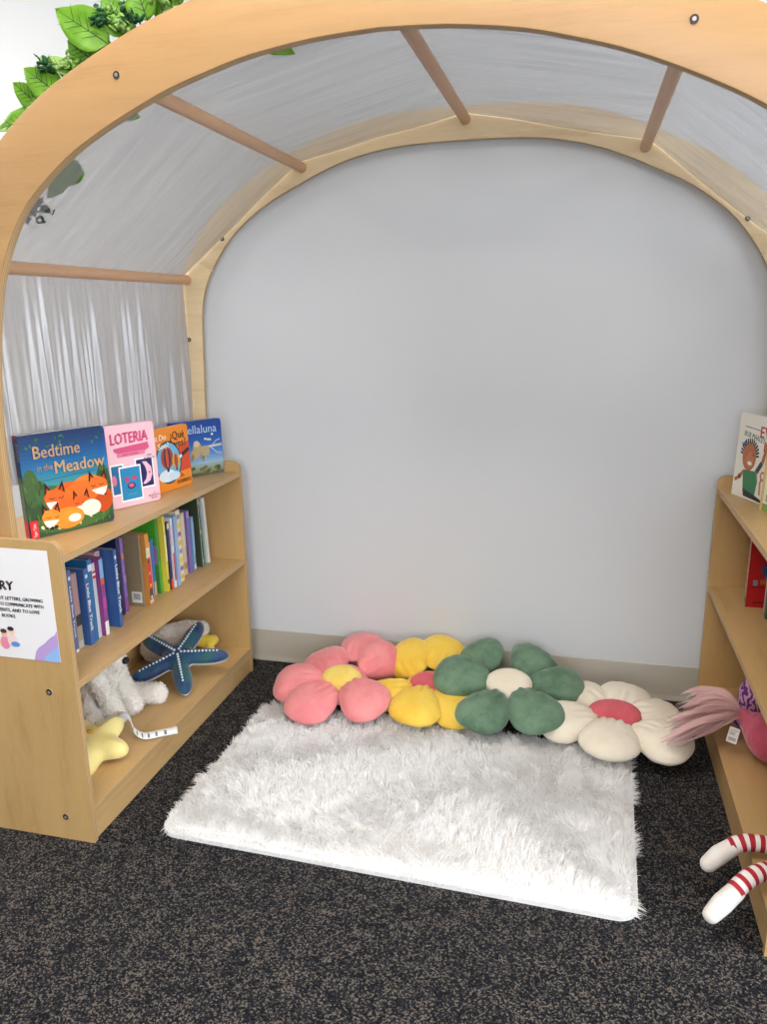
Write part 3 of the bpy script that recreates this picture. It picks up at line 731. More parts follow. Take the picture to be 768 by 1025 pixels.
for i, (yy, t, h, x, col, txt, lab, lean) in enumerate(row):
    y = float(yy)-(.011 if 10 < i < 25 else 0)
    b = book(lab, (x+(h*0), y, Z2+.0008), 0.0, t-.0014, .175 if h < .24 else .19, h, col, GR, lean=lean+.0, rcorner=.006 if t < .02 else 0, pages='cfc3b0')
    s = Art(spine_fn); T = t-.0014; v0, v1 = -T+.0015, -.0015; c_ = -T/2
    def band(a0, a1, cc): s.rect(h*a0, v0, h*a1, v1, cc)
    if txt:
        s.text(txt, h*.80, c_-.004, .0165 if i else .009, 'f1efe6', .02, rot=PI, width=h*.62, flip=True)
        # lettering reads down the spine
        band(.0, .035, 'e3ddd0') if i == 0 else None; s.ell(h*.9, c_, .006, T*.3, 'cdd8ea')
    if i == 1: band(.45, .97, 'b08a86'); band(.30, .45, '3b3a38'); band(.10, .30, 'a5977c'); band(0, .10, 'b9b2a8')
    if i == 3: band(.86, .94, 'd8dfe8')
    if i == 4: band(.8, .84, 'c8302c'); band(.84, .87, 'f0eeea'); band(.87, .9, 'c8302c')
    if i == 5: band(.0, .18, 'ece9e4'); band(.74, .98, '7fb0dc'); band(.66, .74, 'd8642c'); band(.35, .5, 'b0449c')
    if i == 6: band(0, .22, '5c4630'); band(.22, .30, '9b7c50')
    if i == 8: band(.1, .2, '9cc4a8'); band(.8, .9, 'd05a50')
    if i == 10: band(.72, .8, 'd9824e'); band(0, .2, '8e4a9a'); band(.4, .5, 'a58ac8')
    if i == 12:
        band(.80, .99, 'e0992e'); band(.66, .80, 'e4d9b8'); band(.58, .66, 'b4552c'); band(.22, .58, 'cf2f26'); band(.05, .22, '4a423c'); band(.02, .07, 'c8c2ba')
        for q in range(5): s.ell(h*(.1+.17*q), c_, .006, .004, ['e8e2d2', 'f2c838', 'e89a8a', '3a3430', 'f0eae0'][q])
    if i == 13: 
        for q in range(6): s.ell(h*(.15+.14*q), c_, .005, .003, 'a86456')
    if i == 14: band(0, .25, 'c8b48c')
    if i == 15: band(0, .42, '4aa838')
    if i == 16: band(.02, .08, 'e7b91c'); band(.4, .75, 'f0e6a0'); band(.1, .16, '2c6a2c')
    if i == 17: band(0, .16, 'e0481f'); band(.9, .98, 'd9d4b8')
    if i == 18: band(.1, .5, 'c04a50'); band(.6, .9, 'e4c4d0')
    if i == 20:
        for q in range(8): s.rect(h*(.04+.12*q), v0+.003, h*(.10+.12*q), v1-.003, ['dcc23c', '8c6cb0', 'e6d25a', '7c9ac8'][q % 4])
    if i == 22: s.text('STORIES', h*.85, c_-.004, .014, '8a6a4c', .01, rot=PI) if False else band(.45, .95, 'e4d4b6'); band(.1, .2, 'b89468')
    if i == 23: band(.88, .98, 'a898cc')
    if i == 24: band(.02, .10, 'dfe6ee'); band(.3, .9, '9cbbe0')
    if i == 25: 
        for q in range(9): s.ell(h*(.08+.105*q), c_, .008, .004, ['c9b04c', '5d7d3a', '20281c', '7d4a30'][q % 4])
        s.rect(0, v0, h, v0+.0025, 'cfe0e0')
    if i == 26:
        for q in range(5): s.rect(h*.05, v0+.0026*q, h*.95, v0+.0026*q+.0014, ['2f6f46', 'e4ecec', '3f7fb4', 'd4e6e0', '2f8a6a'][q])
    if s.f: s.build('spine_print', b)
    if i == 11:
        a = Art(lambda u, v, e: (-u, -T-e, v)); a.rect(.004, .012, .040, .048, 'dcd9d2')
        for q in range(9): a.rect(.010+.0028*q, .022, .0112+.0028*q+.0006*(q % 2), .042, '2c2a28', q > 0)
        a.build('barcode_sticker', b)
    if i == 15:
        a = Art(lambda u, v, e: (-u, -T-e, v)); a.rect(.002, .10, .15, .165, 'a878b8'); a.rect(.002, .165, .15, h-.002, '46a32e'); a.build('cover_print', b)
# books lying flat behind/above the row
def flat_book(label, x, y, z, w_, l_, t, col, rz, pages='e0d6c6'):
    b = thing('book', label, 'book', (x, y, z), (0, 0, rz), GR)
    bm = bmesh.new(); box(bm, -w_/2, w_/2, -l_/2, l_/2, 0, .002); box(bm, -w_/2, w_/2, -l_/2, l_/2, t-.002, t); box(bm, w_/2-.003, w_/2, -l_/2, l_/2, .002, t-.002); c = obj('cover', bm, PRINT, b); paint(c, col)
    bm = bmesh.new(); box(bm, -w_/2+.003, w_/2-.0035, -l_/2+.003, l_/2-.003, .002, t-.002); p = obj('page_block', bm, PAPER, b); paint(p, pages)
    return b

# right bookcase: two covers on top, red and white below
d = Vector((.39, -.92)).normalized(); P0 = Vector((.4665, -.158)); W, Hh = .25, .25
b = book('white picture book with a smiling child in green, standing on top of the right bookcase', (*P0, Z1+.0008), math.atan2(-d.y, -d.x), .012, W, Hh, 'ece6da', 'picture books on the right bookcase', lean=.03)
a = Art(front_fn); a.rect(.001, .001, W-.001, Hh-.001, 'efe9dc')
a.text('EVERY', .104, .190, .046, 'b8242e', .02, width=.12); a.text('LITTLE', .128, .152, .044, 'b8242e', .02, width=.10); a.text('THING', .152, .114, .044, 'c8442e', .02, width=.09)
a.text('BOB MARLEY', .030, .186, .022, '2f6a4a', .015, rot=-.12, width=.098); a.line([(.03, .213), (.105, .209)], .003, '8a88a0')
kb = a.k
for k in range(14):
    a.k = kb; t_ = k/13*PI; a.line([(.066, .125), (.066+.044*math.cos(t_), .135+.046*math.sin(t_))], .006, '2c1a14')
a.ell(.066, .125, .032, .040, 'b5683c'); a.ell(.070, .120, .018, .022, 'c27a4a'); a.ell(.072, .108, .011, .006, 'f5efe4'); a.line([(.05, .132), (.058, .135)], .002, '2c1a14'); a.line([(.078, .132), (.088, .134)], .002, '2c1a14')
a.poly([(.045, .085), (.110, .090), (.118, .060), (.112, .018), (.055, .020), (.05, .05)], '2f7a4a'); a.poly([(.053, .03), (.112, .02), (.145, .012), (.145, .004), (.06, .008)], '1e1c24')
a.line([(.105, .085), (.130, .120), (.142, .165)], .012, 'b5683c'); a.line([(.108, .088), (.128, .118)], .015, '2a3a34'); a.ell(.143, .170, .009, .012, 'b5683c')
a.line([(.048, .080), (.030, .060), (.010, .048)], .011, 'b5683c'); a.line([(.036, .066), (.028, .059)], .014, '2a3a34')
a.poly([(.022, .165), (.035, .152), (.052, .168), (.040, .160), (.044, .178), (.033, .162)], '2f5ca0')
a.line([(.135, .025), (.130, .06), (.138, .075)], .006, 'b86a4a'); a.line([(.15, .02), (.152, .07)], .006, 'b86a4a'); a.ell(.140, .082, .012, .014, 'c4684a'); a.ell(.140, .082, .006, .008, 'efe9dc')
a.build('cover_print', b)
P0 = Vector((.5075, -.352)); W2 = .20
b = book('cream and green picture book in front of the white one on the right bookcase', (*P0, Z1+.0008), math.atan2(-d.y, -d.x), .014, W2, .185, 'dbb878', 'picture books on the right bookcase', lean=.03)
a = Art(front_fn); a.rect(.012, .022, W2-.001, .184, 'e6e0bc'); a.rect(.012, .001, W2-.001, .022, '7d9c4c'); a.rect(.001, .001, .012, .184, 'd9b47a')
a.ell(.075, .085, .03, .04, '3c7c6a'); a.text('WITH', .03, .12, .03, '4c5a38', .01); a.text('LOVE', .03, .15, .03, '4c5a38', .01) if False else None; a.text('DU', .025, .03, .028, '4c4a38', .01)
a.build('cover_print', b)
GR2 = 'books standing on the middle shelf of the right bookcase'
b = book('red picture book with a blue shape on the middle shelf of the right bookcase', (.522, -.246, Z2+.0008), PI, .020, .22, .235, 'b3161a', GR2)
a = Art(front_fn)
a.ell(.075, .120, .040, .028, '3d5478'); a.ell(.060, .122, .010, .012, '233654'); a.rect(.045, .088, .10, .098, '4a6a92'); a.rect(.035, .075, .062, .09, 'c0641c'); a.rect(.015, .070, .028, .088, '7c8a92'); a.line([(.01, .066), (.08, .066)], .003, '5a0c10'); a.line([(.02, .016), (.075, .016)], .006, '6a1014')
a.build('cover_print', b)
s = Art(spine_fn); s.rect(.001, -.019, .06, -.001, '7fa39a'); s.rect(.06, -.019, .234, -.001, 'd9a79c'); s.rect(.012, -.015, .03, -.005, '1c1c20')
for q in range(7): s.rect(.075+.02*q, -.016, .087+.02*q, -.010, 'b03a34')
s.build('spine_print', b)
b = book('white spined book standing in front of the red one on the right middle shelf', (.568, -.290, Z2+.0008), PI, .022, .20, .225, 'cfc6bd', GR2)
b = book('dark green spined book beyond the photo edge on the right middle shelf', (.56, -.34, Z2+.0008), PI, .024, .20, .23, '37503c', GR2)

# ------------------------------------------------------------ the sign taped to the near end of the left bookcase
t = thing('paper_sign', 'white paper sign with black lettering taped to the near end of the left bookcase', 'sign', (-1.36, -1.1526, .516))
Wd, Hs = .284, .290
bm = bmesh.new(); box(bm, -Wd/2, Wd/2, -.0006, 0, 0, Hs); o = obj('sheet', bm, PAPER, t); paint(o, 'e9e6e6')
a = Art(lambda u, v, e: (u, -.0006-e, v)); R_ = Wd/2
a.poly([(R_, .0), (R_-.075, .0)]+[(R_-.075+.075*k/10, .075*(k/10)**.55+.002*math.sin(k)) for k in range(1, 10)]+[(R_, .085)], 'b79ad0')
a.poly([(R_, .0), (R_-.048, .0), (R_-.040, .014), (R_-.022, .026), (R_-.012, .036), (R_, .042)], '8fb6e6')
a.text('LIBRARY', .034, .182, .034, '141317', .05, width=.125, align='r')
for k, (tx, ww, rr_) in enumerate((('ABOUT LETTERS, GROWING', .150, .113), ('TO COMMUNICATE WITH', .128, .113), ('EVENTS, AND TO LOVE', .125, .100), ('BOOKS.', .040, .030))):
    a.text(tx, rr_, .156-.0155*k, .0125, '1a191c', .045, width=ww, align='r')
def figure(u, v, skin, hair, top):
    a.ell(u, v, .014, .018, top); a.ell(u, v+.024, .0085, .010, skin); a.ell(u-.001, v+.031, .0095, .006, hair)
figure(-.012, .040, 'e8b898', '4a2c20', 'e889a4'); figure(.010, .048, 'efc9ae', '2a2228', 'f0d4cc'); a.ell(.018, .038, .013, .007, '5c8fd0'); figure(-.04, .040, 'a8704c', '1e1614', 'e8c24c')
a.build('print', t, PAPER)

# ------------------------------------------------------------ fluffy rug
rug = thing('rug', 'fluffy white rectangular shag rug with rounded corners on the dark carpet', 'rug', (-1.041, -1.085, 0), (0, 0, -.0297))
RW, RD = 1.228, .716
def rr_poly(x0, y0, x1, y1, r, n=8):
    P = []
    for cx, cy, a in ((x1-r, y0+r, -PI/2), (x1-r, y1-r, 0), (x0+r, y1-r, PI/2), (x0+r, y0+r, PI)):
        P += [(cx+r*math.cos(a+PI/2*i/n), cy+r*math.sin(a+PI/2*i/n)) for i in range(n+1)]
    return P
WHITE = m_plush('rug_backing', 'efedeb', 'e6e4e1', .5, 200)
bm = bmesh.new(); prism(bm, rr_poly(.0, .0, RW, RD, .05), 'Z', .001, .014, 0, 0); bevel(bm, .004, 2); prism(bm, rr_poly(.016, .016, RW-.016, RD-.016, .04), 'Z', .012, .020, 0, 0); obj('backing', bm, WHITE, rug)
FUR, nt, b = mat_base('rug_fur'); b.inputs['Base Color'].default_value = (*lin('fffefd'), 1); b.inputs['Roughness'].default_value = .7
b.inputs['Sheen Weight'].default_value = .15
tl = N(nt, 'ShaderNodeBsdfTranslucent'); tl.inputs[0].default_value = (*lin('fffefd'), 1); mx = N(nt, 'ShaderNodeMixShader'); mx.inputs[0].default_value = .4
nt.links.new(b.outputs[0], mx.inputs[1]); nt.links.new(tl.outputs[0], mx.inputs[2]); nt.links.new(mx.outputs[0], nt.nodes['Material Output'].inputs[0])
def fur():
    rng = np.random.default_rng(4)
    sp = .0034; gx, gy = np.meshgrid(np.arange(.006, RW-.006, sp), np.arange(.010, RD-.006, sp)); x = gx.ravel(); y = gy.ravel(); n = len(x)
    x = x+rng.uniform(-sp, sp, n)*.7; y = y+rng.uniform(-sp, sp, n)*.7
    r = .048; cx = np.clip(x, r, RW-r); cy = np.clip(y, r, RD-r); keep = np.hypot(x-cx, y-cy) < r-.004
    x, y = x[keep], y[keep]; n = len(x)
    # tufts: strands lean towards the centre of their clump and along a slow flow
    cs = .030; ci = np.floor(x/cs).astype(int); cj = np.floor(y/cs).astype(int)
    tab = rng.uniform(0, 1, (80, 60, 4)); q = tab[ci % 80, cj % 60]
    ccx = (ci+q[:, 0])*cs; ccy = (cj+q[:, 1])*cs
    ang = 1.6*np.sin(x*7+2.2*np.sin(y*6))+1.7*np.cos(y*9+1.5*np.sin(x*5+1))+2.4*(q[:, 2]-.5)-PI/2
    L = rng.uniform(.026, .044, n)*(.85+.3*q[:, 3])
    edge = np.minimum.reduce([x, RW-x, RD-y]); 
    front = np.clip(y/.05, .72, 1); L = L*front; edge2 = np.minimum(edge, y)
    lean = rng.uniform(.75, 1.15, n)
    dx = np.cos(ang)*L*.62*lean; dy = np.sin(ang)*L*.62*lean
    tx = x+dx*.75+(ccx-x)*.38+rng.normal(0, .007, n); ty = y+dy*.75+(ccy-y)*.38*front+rng.normal(0, .006, n)
    # side fringes fall outwards
    ex = np.where(x < .03, -1, np.where(x > RW-.03, 1, 0)); tx += ex*rng.uniform(0, .022, n); 
    ty = np.where(y < .035, ty-rng.uniform(.004, .026, n), ty); ty = np.maximum(ty, -.006-rng.uniform(0, .014, n)*(rng.uniform(0, 1, n) > .6))
    tx = np.clip(tx, -.022, RW+.022)
    hz = np.sqrt(np.clip(L**2-(tx-x)**2-(ty-y)**2, (L*.3)**2, None))
    hz = np.where(y < .03, hz*rng.uniform(.1, .9, n), hz)
    hz = np.where((ex != 0), hz*.65, hz*.80)
    az = rng.uniform(0, 2*PI, n); wd = rng.uniform(.0009, .0016, n); wx = np.cos(az)*wd; wy = np.sin(az)*wd
    V = np.zeros((n, 7, 3)); z0 = np.where((edge2 < .02), .010, .016)
    for k, (t, s_) in enumerate(((0, 1), (.4, .95), (.75, .65))):
        px = x+(tx-x)*t**1.5; py = y+(ty-y)*t**1.5; pz = z0+hz*np.sin(t*PI/2)**1.0
        V[:, 2*k] = np.stack([px-wx*s_, py-wy*s_, pz], 1); V[:, 2*k+1] = np.stack([px+wx*s_, py+wy*s_, pz], 1)
    V[:, 6] = np.stack([tx, ty, z0+hz*.93], 1)
    base = (np.arange(n)*7)[:, None]
    quads = np.concatenate([base+np.array([0, 1, 3, 2]), base+np.array([2, 3, 5, 4])], 1).reshape(-1, 4)
    tris = base+np.array([4, 5, 6])
    loops = np.concatenate([quads.ravel(), tris.ravel()]); nq, nt_ = len(quads), len(tris)
    me = bpy.data.meshes.new('pile'); me.vertices.add(n*7); me.vertices.foreach_set('co', V.ravel())
    me.loops.add(len(loops)); me.loops.foreach_set('vertex_index', loops.astype(np.int32))
    me.polygons.add(nq+nt_); st = np.concatenate([np.arange(nq)*4, nq*4+np.arange(nt_)*3]); me.polygons.foreach_set('loop_start', st.astype(np.int32))
    me.update(calc_edges=True); me.validate()
    me.polygons.foreach_set('use_smooth', np.ones(nq+nt_, bool))
    o = link_mesh('pile', me, rug, [FUR]); o['kind'] = 'stuff'
fur()

# ------------------------------------------------------------ flower cushions
def m_velvet(name, col, dark):
    m, nt, b = mat_base(name); v = coords(nt, (1, 1, 1)); n2 = noise(nt, v, 9, 6, .7); n1 = noise(nt, v, 300, 2)
    c = ramp(nt, n2, [(.38, lin(dark)), (.58, lin(col))]); nt.links.new(c, b.inputs['Base Color'])
    b.inputs['Roughness'].default_value = .8; b.inputs['Sheen Weight'].default_value = .45; b.inputs['Sheen Roughness'].default_value = .35
    bump(nt, b, n1, .2, .001); return m
PINK = m_velvet('pink_velvet', 'ee9494', 'e68084'); YEL = m_velvet('yellow_velvet', 'f4cf55', 'f0c13e'); GRN = m_velvet('green_velvet', '6f8d73', '527159')
CRM = m_velvet('cream_velvet', 'efe5d2', 'e8dcc6'); ROSE = m_velvet('rose_velvet', 'd9656e', 'cf5560'); YELC = m_velvet('pale_yellow_velvet', 'f2d873', 'ecc95c')
def petal(name, parent, C, P, nrm, mat, l=.097, w=.092, t=.043, seed=0, centre=False):
    """a stuffed lobe: pinched and pleated where it meets the middle, seam round the rim"""
    C, P = Vector(C), Vector(P); r = (P-C)
    if centre: r = Vector((1, 0, 0))
    r.normalize(); n = Vector(nrm); n = (n-r*n.dot(r)).normalized(); s_ = n.cross(r)
    V = []; F = []; NR, NT = 15, 44; rnd = random.Random(seed); ph = rnd.uniform(0, 6)
    def pt(rho, th, side):
        c, s = math.cos(th), math.sin(th)
        if centre: X = l*rho*c; Y = w*rho*s
        else:
            taper = 1-.30*max(0, .30-c*rho)
            X = l*rho*math.copysign(abs(c)**.90, c)*(1.0+.04*math.sin(3*th+ph)); Y = w*rho*math.copysign(abs(s)**.82, s)*taper*(1+.03*math.sin(2*th+ph))
        z = t*(1-rho**3.0)**.60
        if not centre:
            inn = max(0, -c*rho); z *= 1-.30*inn**2
            z += .0085*inn*math.sin(Y*230+ph)*(1-rho)**.3*min(1, inn*2.2)
            z += .0022*math.sin(th*11+ph)*rho**3*(1-rho)**.5*2
        z += .003*math.sin(X*40+ph)*math.cos(Y*35+ph)*(1-rho**2)
        z *= (1 if side > 0 else -.8)
        return P+r*X+s_*Y+n*z
    V.append(pt(0, 0, 1))
    for i in range(1, NR+1):
        rho = math.sin(PI/2*i/NR)
        for j in range(NT): V.append(pt(rho, 2*PI*j/NT, 1))
    b0 = len(V)
    for i in range(1, NR):
        rho = math.sin(PI/2*(NR-i)/NR)
        for j in range(NT): V.append(pt(rho, 2*PI*j/NT, -1))
    V.append(pt(0, 0, -1)); last = len(V)-1
    for j in range(NT): F.append((0, 1+j, 1+(j+1) % NT))
    rows = 2*NR-1
    for i in range(rows-1):
        a = 1+i*NT; c_ = a+NT
        for j in range(NT): F.append((a+j, c_+j, c_+(j+1) % NT, a+(j+1) % NT))
    a = 1+(rows-1)*NT
    for j in range(NT): F.append((a+j, last, a+(j+1) % NT))
    # piped seam
    o = raw(name, [v-parent.location for v in V], F, mat, parent)
    return o
def flower(label, C, cn, csize, petals, pm, cm):
    t = thing('flower_cushion', label, 'cushion', (C[0], C[1], .03), group='flower shaped cushions along the wall')
    for k, p in enumerate(petals):
        P, n = p[0], p[1]; kw = p[2] if len(p) > 2 else {}
        petal('petal', t, C, P, n, pm, seed=k+int(abs(C[0])*100), **kw)
    Cb = Vector(C)-Vector(cn).normalized()*.03; petal('flower_back', t, (0, 0, 0), Cb, cn, pm, l=.088, w=.088, t=.028, centre=True)
    petal('flower_centre', t, (0, 0, 0), C, cn, cm, l=csize[0], w=csize[1], t=csize[2], centre=True)
    return t
flower('pink flower cushion with a yellow middle, leftmost against the wall', (-.752, -.335, .122), (-.05, -.45, 1), (.072, .056, .03), [
    ((-.815, -.448, .086), (0, -.35, 1)), ((-.655, -.415, .100), (.1, -.55, 1)), ((-.900, -.350, .098), (-.25, -.3, 1)),
    ((-.838, -.225, .115), (-.1, -.35, 1)), ((-.742, -.115, .135), (-.1, -1, .75)), ((-.655, -.195, .132), (.35, -.9, .8), dict(l=.09, w=.08))], PINK, YELC)
flower('yellow flower cushion with a pink middle, between the pink and green ones', (-.462, -.285, .105), (0, -.4, 1), (.062, .055, .028), [
    ((-.474, -.395, .084), (0, -.3, 1)), ((-.582, -.335, .080), (0, -.3, 1), dict(w=.07)), ((-.556, -.150, .125), (0, -.9, .8)),
    ((-.438, -.108, .142), (0, -1, .6), dict(l=.092, w=.09)), ((-.345, -.225, .080), (0, -.3, 1), dict(t=.035)), ((-.362, -.355, .075), (0, -.3, 1), dict(t=.04))], YEL, ROSE)
flower('dark green flower cushion with a cream middle, overlapping the yellow one', (-.183, -.300, .148), (0, -.45, 1), (.078, .062, .03), [
    ((-.338, -.285, .150), (-.2, -.45, 1), dict(t=.042)), ((-.243, -.435, .115), (-.05, -.4, 1), dict(l=.098, w=.088)), ((-.097, -.408, .118), (.1, -.45, 1), dict(l=.10, w=.09)),
    ((-.030, -.235, .128), (.2, -.5, 1), dict(w=.075)), ((-.118, -.135, .150), (.05, -.8, 1), dict(l=.095, w=.092)), ((-.288, -.130, .155), (-.05, -.8, 1), dict(l=.09, w=.088))], GRN, CRM)
flower('cream white flower cushion with a rose middle, rightmost near the right bookcase', (.156, -.335, .098), (.05, -.3, 1), (.084, .060, .026), [
    ((.014, -.385, .082), (-.1, -.25, 1), dict(t=.042)), ((.139, -.470, .086), (0, -.3, 1), dict(w=.098)), ((.288, -.440, .082), (.1, -.25, 1), dict(w=.092)),
    ((.282, -.290, .075), (0, -.25, 1), dict(t=.038)), ((.190, -.205, .085), (0, -.35, 1), dict(w=.09)), ((.070, -.215, .080), (0, -.3, 1), dict(w=.075))], CRM, ROSE)

# ------------------------------------------------------------ soft toys, left bookcase, bottom shelf
def fur_on(o, n, L, wd, mat, seed=1, droop=.4):
    me = o.data; rng = np.random.default_rng(seed); me.calc_loop_triangles(); T = np.array([t.vertices[:] for t in me.loop_triangles]); co = np.array([v.co[:] for v in me.vertices]); no = np.array([v.normal[:] for v in me.vertices])
    A, B, C_ = co[T[:, 0]], co[T[:, 1]], co[T[:, 2]]; ar = np.linalg.norm(np.cross(B-A, C_-A), axis=1); i = rng.choice(len(T), n, p=ar/ar.sum())
    r1, r2 = rng.random(n), rng.random(n); fl = r1+r2 > 1; r1[fl], r2[fl] = 1-r1[fl], 1-r2[fl]
    P = A[i]+(B-A)[i]*r1[:, None]+(C_-A)[i]*r2[:, None]; Nn = no[T[i, 0]]
    D = Nn*.7+rng.normal(0, .45, (n, 3))+np.array([0, 0, -droop]); D /= np.linalg.norm(D, axis=1)[:, None]; S = np.cross(D, rng.normal(0, 1, (n, 3))); S /= np.linalg.norm(S, axis=1)[:, None]
    l = L*rng.uniform(.6, 1.2, n)[:, None]; V = np.stack([P-S*wd, P+S*wd, P+D*l], 1).reshape(-1, 3)
    F = np.arange(3*n).reshape(-1, 3); f = raw('fur', V.tolist(), F.tolist(), mat, o.parent, False); f['kind'] = 'stuff'
PLW = m_plush('white_plush', 'f6f0e8', 'ece5da', .5, 120); PLN = m_plain('black_thread', '141416', .5); PLY_ = m_plush('soft_yellow_plush', 'f0dd8a', 'e8d078', .3, 120)
CHEEK = m_plain('orange_felt', 'e2a63a', .8)
zf = Z3
bear = thing('plush_bear', 'sitting off-white plush bear on the bottom shelf of the left bookcase', 'soft toy', (-1.45, -.69, zf))
Lc = lambda x, y, z: (x+1.45, y+.69, z-zf)
bb0 = blob('body', [('e', Lc(-1.455, -.69, .195), (.062, .072, .095)), ('e', Lc(-1.445, -.685, .315), (.062, .066, .06)), ('e', Lc(-1.40, -.68, .282), (.040, .036, .034)),
    ('e', Lc(-1.465, -.745, .365), (.018, .022, .024)), ('e', Lc(-1.465, -.63, .365), (.018, .022, .024)),
    ('c', [Lc(-1.425, -.74, .245), Lc(-1.385, -.745, .185), Lc(-1.368, -.745, .130)], [.032, .031, .032]),
    ('c', [Lc(-1.425, -.645, .245), Lc(-1.385, -.665, .185), Lc(-1.355, -.668, .132)], [.032, .031, .033]),
    ('c', [Lc(-1.45, -.63, .135), Lc(-1.38, -.60, .132), Lc(-1.315, -.588, .134)], [.04, .034, .034]),
    ('c', [Lc(-1.45, -.76, .135), Lc(-1.42, -.80, .132), Lc(-1.39, -.83, .134)], [.04, .034, .034])], PLW, bear, .006, 4, .003, 60)
fur_on(bb0, 16000, .009, .0011, PLW)
bm = bmesh.new(); bmesh.ops.create_uvsphere(bm, u_segments=16, v_segments=10, radius=1, matrix=Matrix.Translation(Lc(-1.357, -.68, .288)) @ Matrix.Diagonal((.009, .015, .011, 1))); obj('nose', bm, PLN, bear, smooth=3)
for y in (-.71, -.66):
    bm = bmesh.new(); bmesh.ops.create_uvsphere(bm, u_segments=12, v_segments=8, radius=.006, matrix=Matrix.Translation(Lc(-1.388, y, .335))); obj('eye', bm, PLN, bear, smooth=3)

def star_toy(t, R, r0, T, mat, mat2, NT=200, NR=26, arms=5, sharp=2.0, W=.034, rad_fn=None, mats2=True):
    """stuffed star in the local XY plane: pillow height follows the distance to the outline"""
    def rad(th):
        c = (1+math.cos(arms*(th-PI/2)))/2
        return r0+(R-r0)*c**sharp
    out = np.array([(rad(2*PI*k/NT)*math.cos(2*PI*k/NT), rad(2*PI*k/NT)*math.sin(2*PI*k/NT)) for k in range(NT)])
    A = out; B = np.roll(out, -1, 0); D = B-A; LL = (D**2).sum(1)
    def dist(p):
        t_ = np.clip(((p-A)*D).sum(1)/LL, 0, 1); return np.sqrt((((A+D*t_[:, None])-p)**2).sum(1).min())
    V = []; F = []; top = {}
    for side in (1, -1):
        for i in range(NR+1):
            f = math.sin(PI/2*i/NR)
            for k in range(NT):
                p = out[k]*f; d_ = min(dist(p)/W, 1) if i < NR else 0
                z = T*math.sqrt(max(0, 1-(1-d_)**2))*(1 if side > 0 else -.75)
                V.append((p[0], p[1], z))
    n1 = (NR+1)*NT
    for side in (0, 1):
        o_ = side*n1
        for i in range(NR):
            for k in range(NT):
                a = o_+i*NT+k; b_ = o_+i*NT+(k+1) % NT; q = (a, a+NT, b_+NT, b_)
                F.append(q if side == 0 else q[::-1])
    ob = raw('body', V, F, [mat, mat2], t)
    bm = bmesh.new(); bm.from_mesh(ob.data); bmesh.ops.remove_doubles(bm, verts=bm.verts[:], dist=.0002)
    for f in bm.faces:
        f.material_index = 1 if f.calc_center_median().z < .0 else 0
    bmesh.ops.recalc_face_normals(bm, faces=bm.faces[:]); bm.to_mesh(ob.data); bm.free()
    ob.data.polygons.foreach_set('use_smooth', [True]*len(ob.data.polygons))
    def height(x, y): d_ = min(dist(np.array([x, y]))/W, 1); return T*math.sqrt(max(0, 1-(1-d_)**2))
    return ob, height
BLUEP = m_plush('blue_plush', '16547c', '0f6f78', .5, 160, .3); UNDER = m_plush('pale_underside', 'd8dbe0', None, .3)
m, nt, b = mat_base('blue_teal_plush'); v = coords(nt); n2 = noise(nt, v, 16, 3); c = ramp(nt, n2, [(.35, lin('08284f')), (.5, lin('0d436d')), (.65, lin('125558'))]); nt.links.new(c, b.inputs['Base Color']); b.inputs['Roughness'].default_value = .6; b.inputs['Sheen Weight'].default_value = .4; n1 = noise(nt, v, 150, 2); bump(nt, b, n1, .5, .003); BT = m
sf = thing('plush_starfish', 'blue and teal plush starfish with white beads on the bottom shelf', 'soft toy', (-1.325, -.415, .178), (.363, .0964, -.0217))
ob, hf = star_toy(sf, .176, .058, .032, BT, UNDER, sharp=1.45, W=.038)
BEAD = m_plain('white_bead', 'dfe8ea', .4)
for k in range(5):
    th = PI/2+k*2*PI/5; bm = bmesh.new()
    for q in range(11):
        rr_ = .014+q*.0125; x, y = rr_*math.cos(th), rr_*math.sin(th)
        bmesh.ops.create_icosphere(bm, subdivisions=2, radius=.0047-.0001*q, matrix=Matrix.Translation((x, y, hf(x, y)+.001)))
    o = obj('bead_row', bm, BEAD, sf, smooth=3)
ys = thing('plush_star', 'pale yellow plush star at the near end of the bottom shelf', 'soft toy', (-1.328, -.925, .136), (.28, .14, -.28))
YST = m_plush('yellow_star_plush', 'f0df93', 'e6cf78', .2, 100)
ob, hf = star_toy(ys, .112, .070, .040, YST, YST, sharp=1.0, W=.055)
bm = bmesh.new(); bmesh.ops.create_uvsphere(bm, u_segments=12, v_segments=8, radius=1, matrix=Matrix.Translation((-.012, .012, hf(-.012, .012)-.001)) @ Matrix.Diagonal((.013, .009, .004, 1))); obj('cheek', bm, CHEEK, ys, smooth=3)
bm = bmesh.new(); tube(bm, [(-.012+.014*math.cos(a), .046+.008*math.sin(a), hf(0, .045)+.0015) for a in [PI+PI*i/8 for i in range(9)]], .0013, 6); obj('stitched_smile', bm, CHEEK, ys)
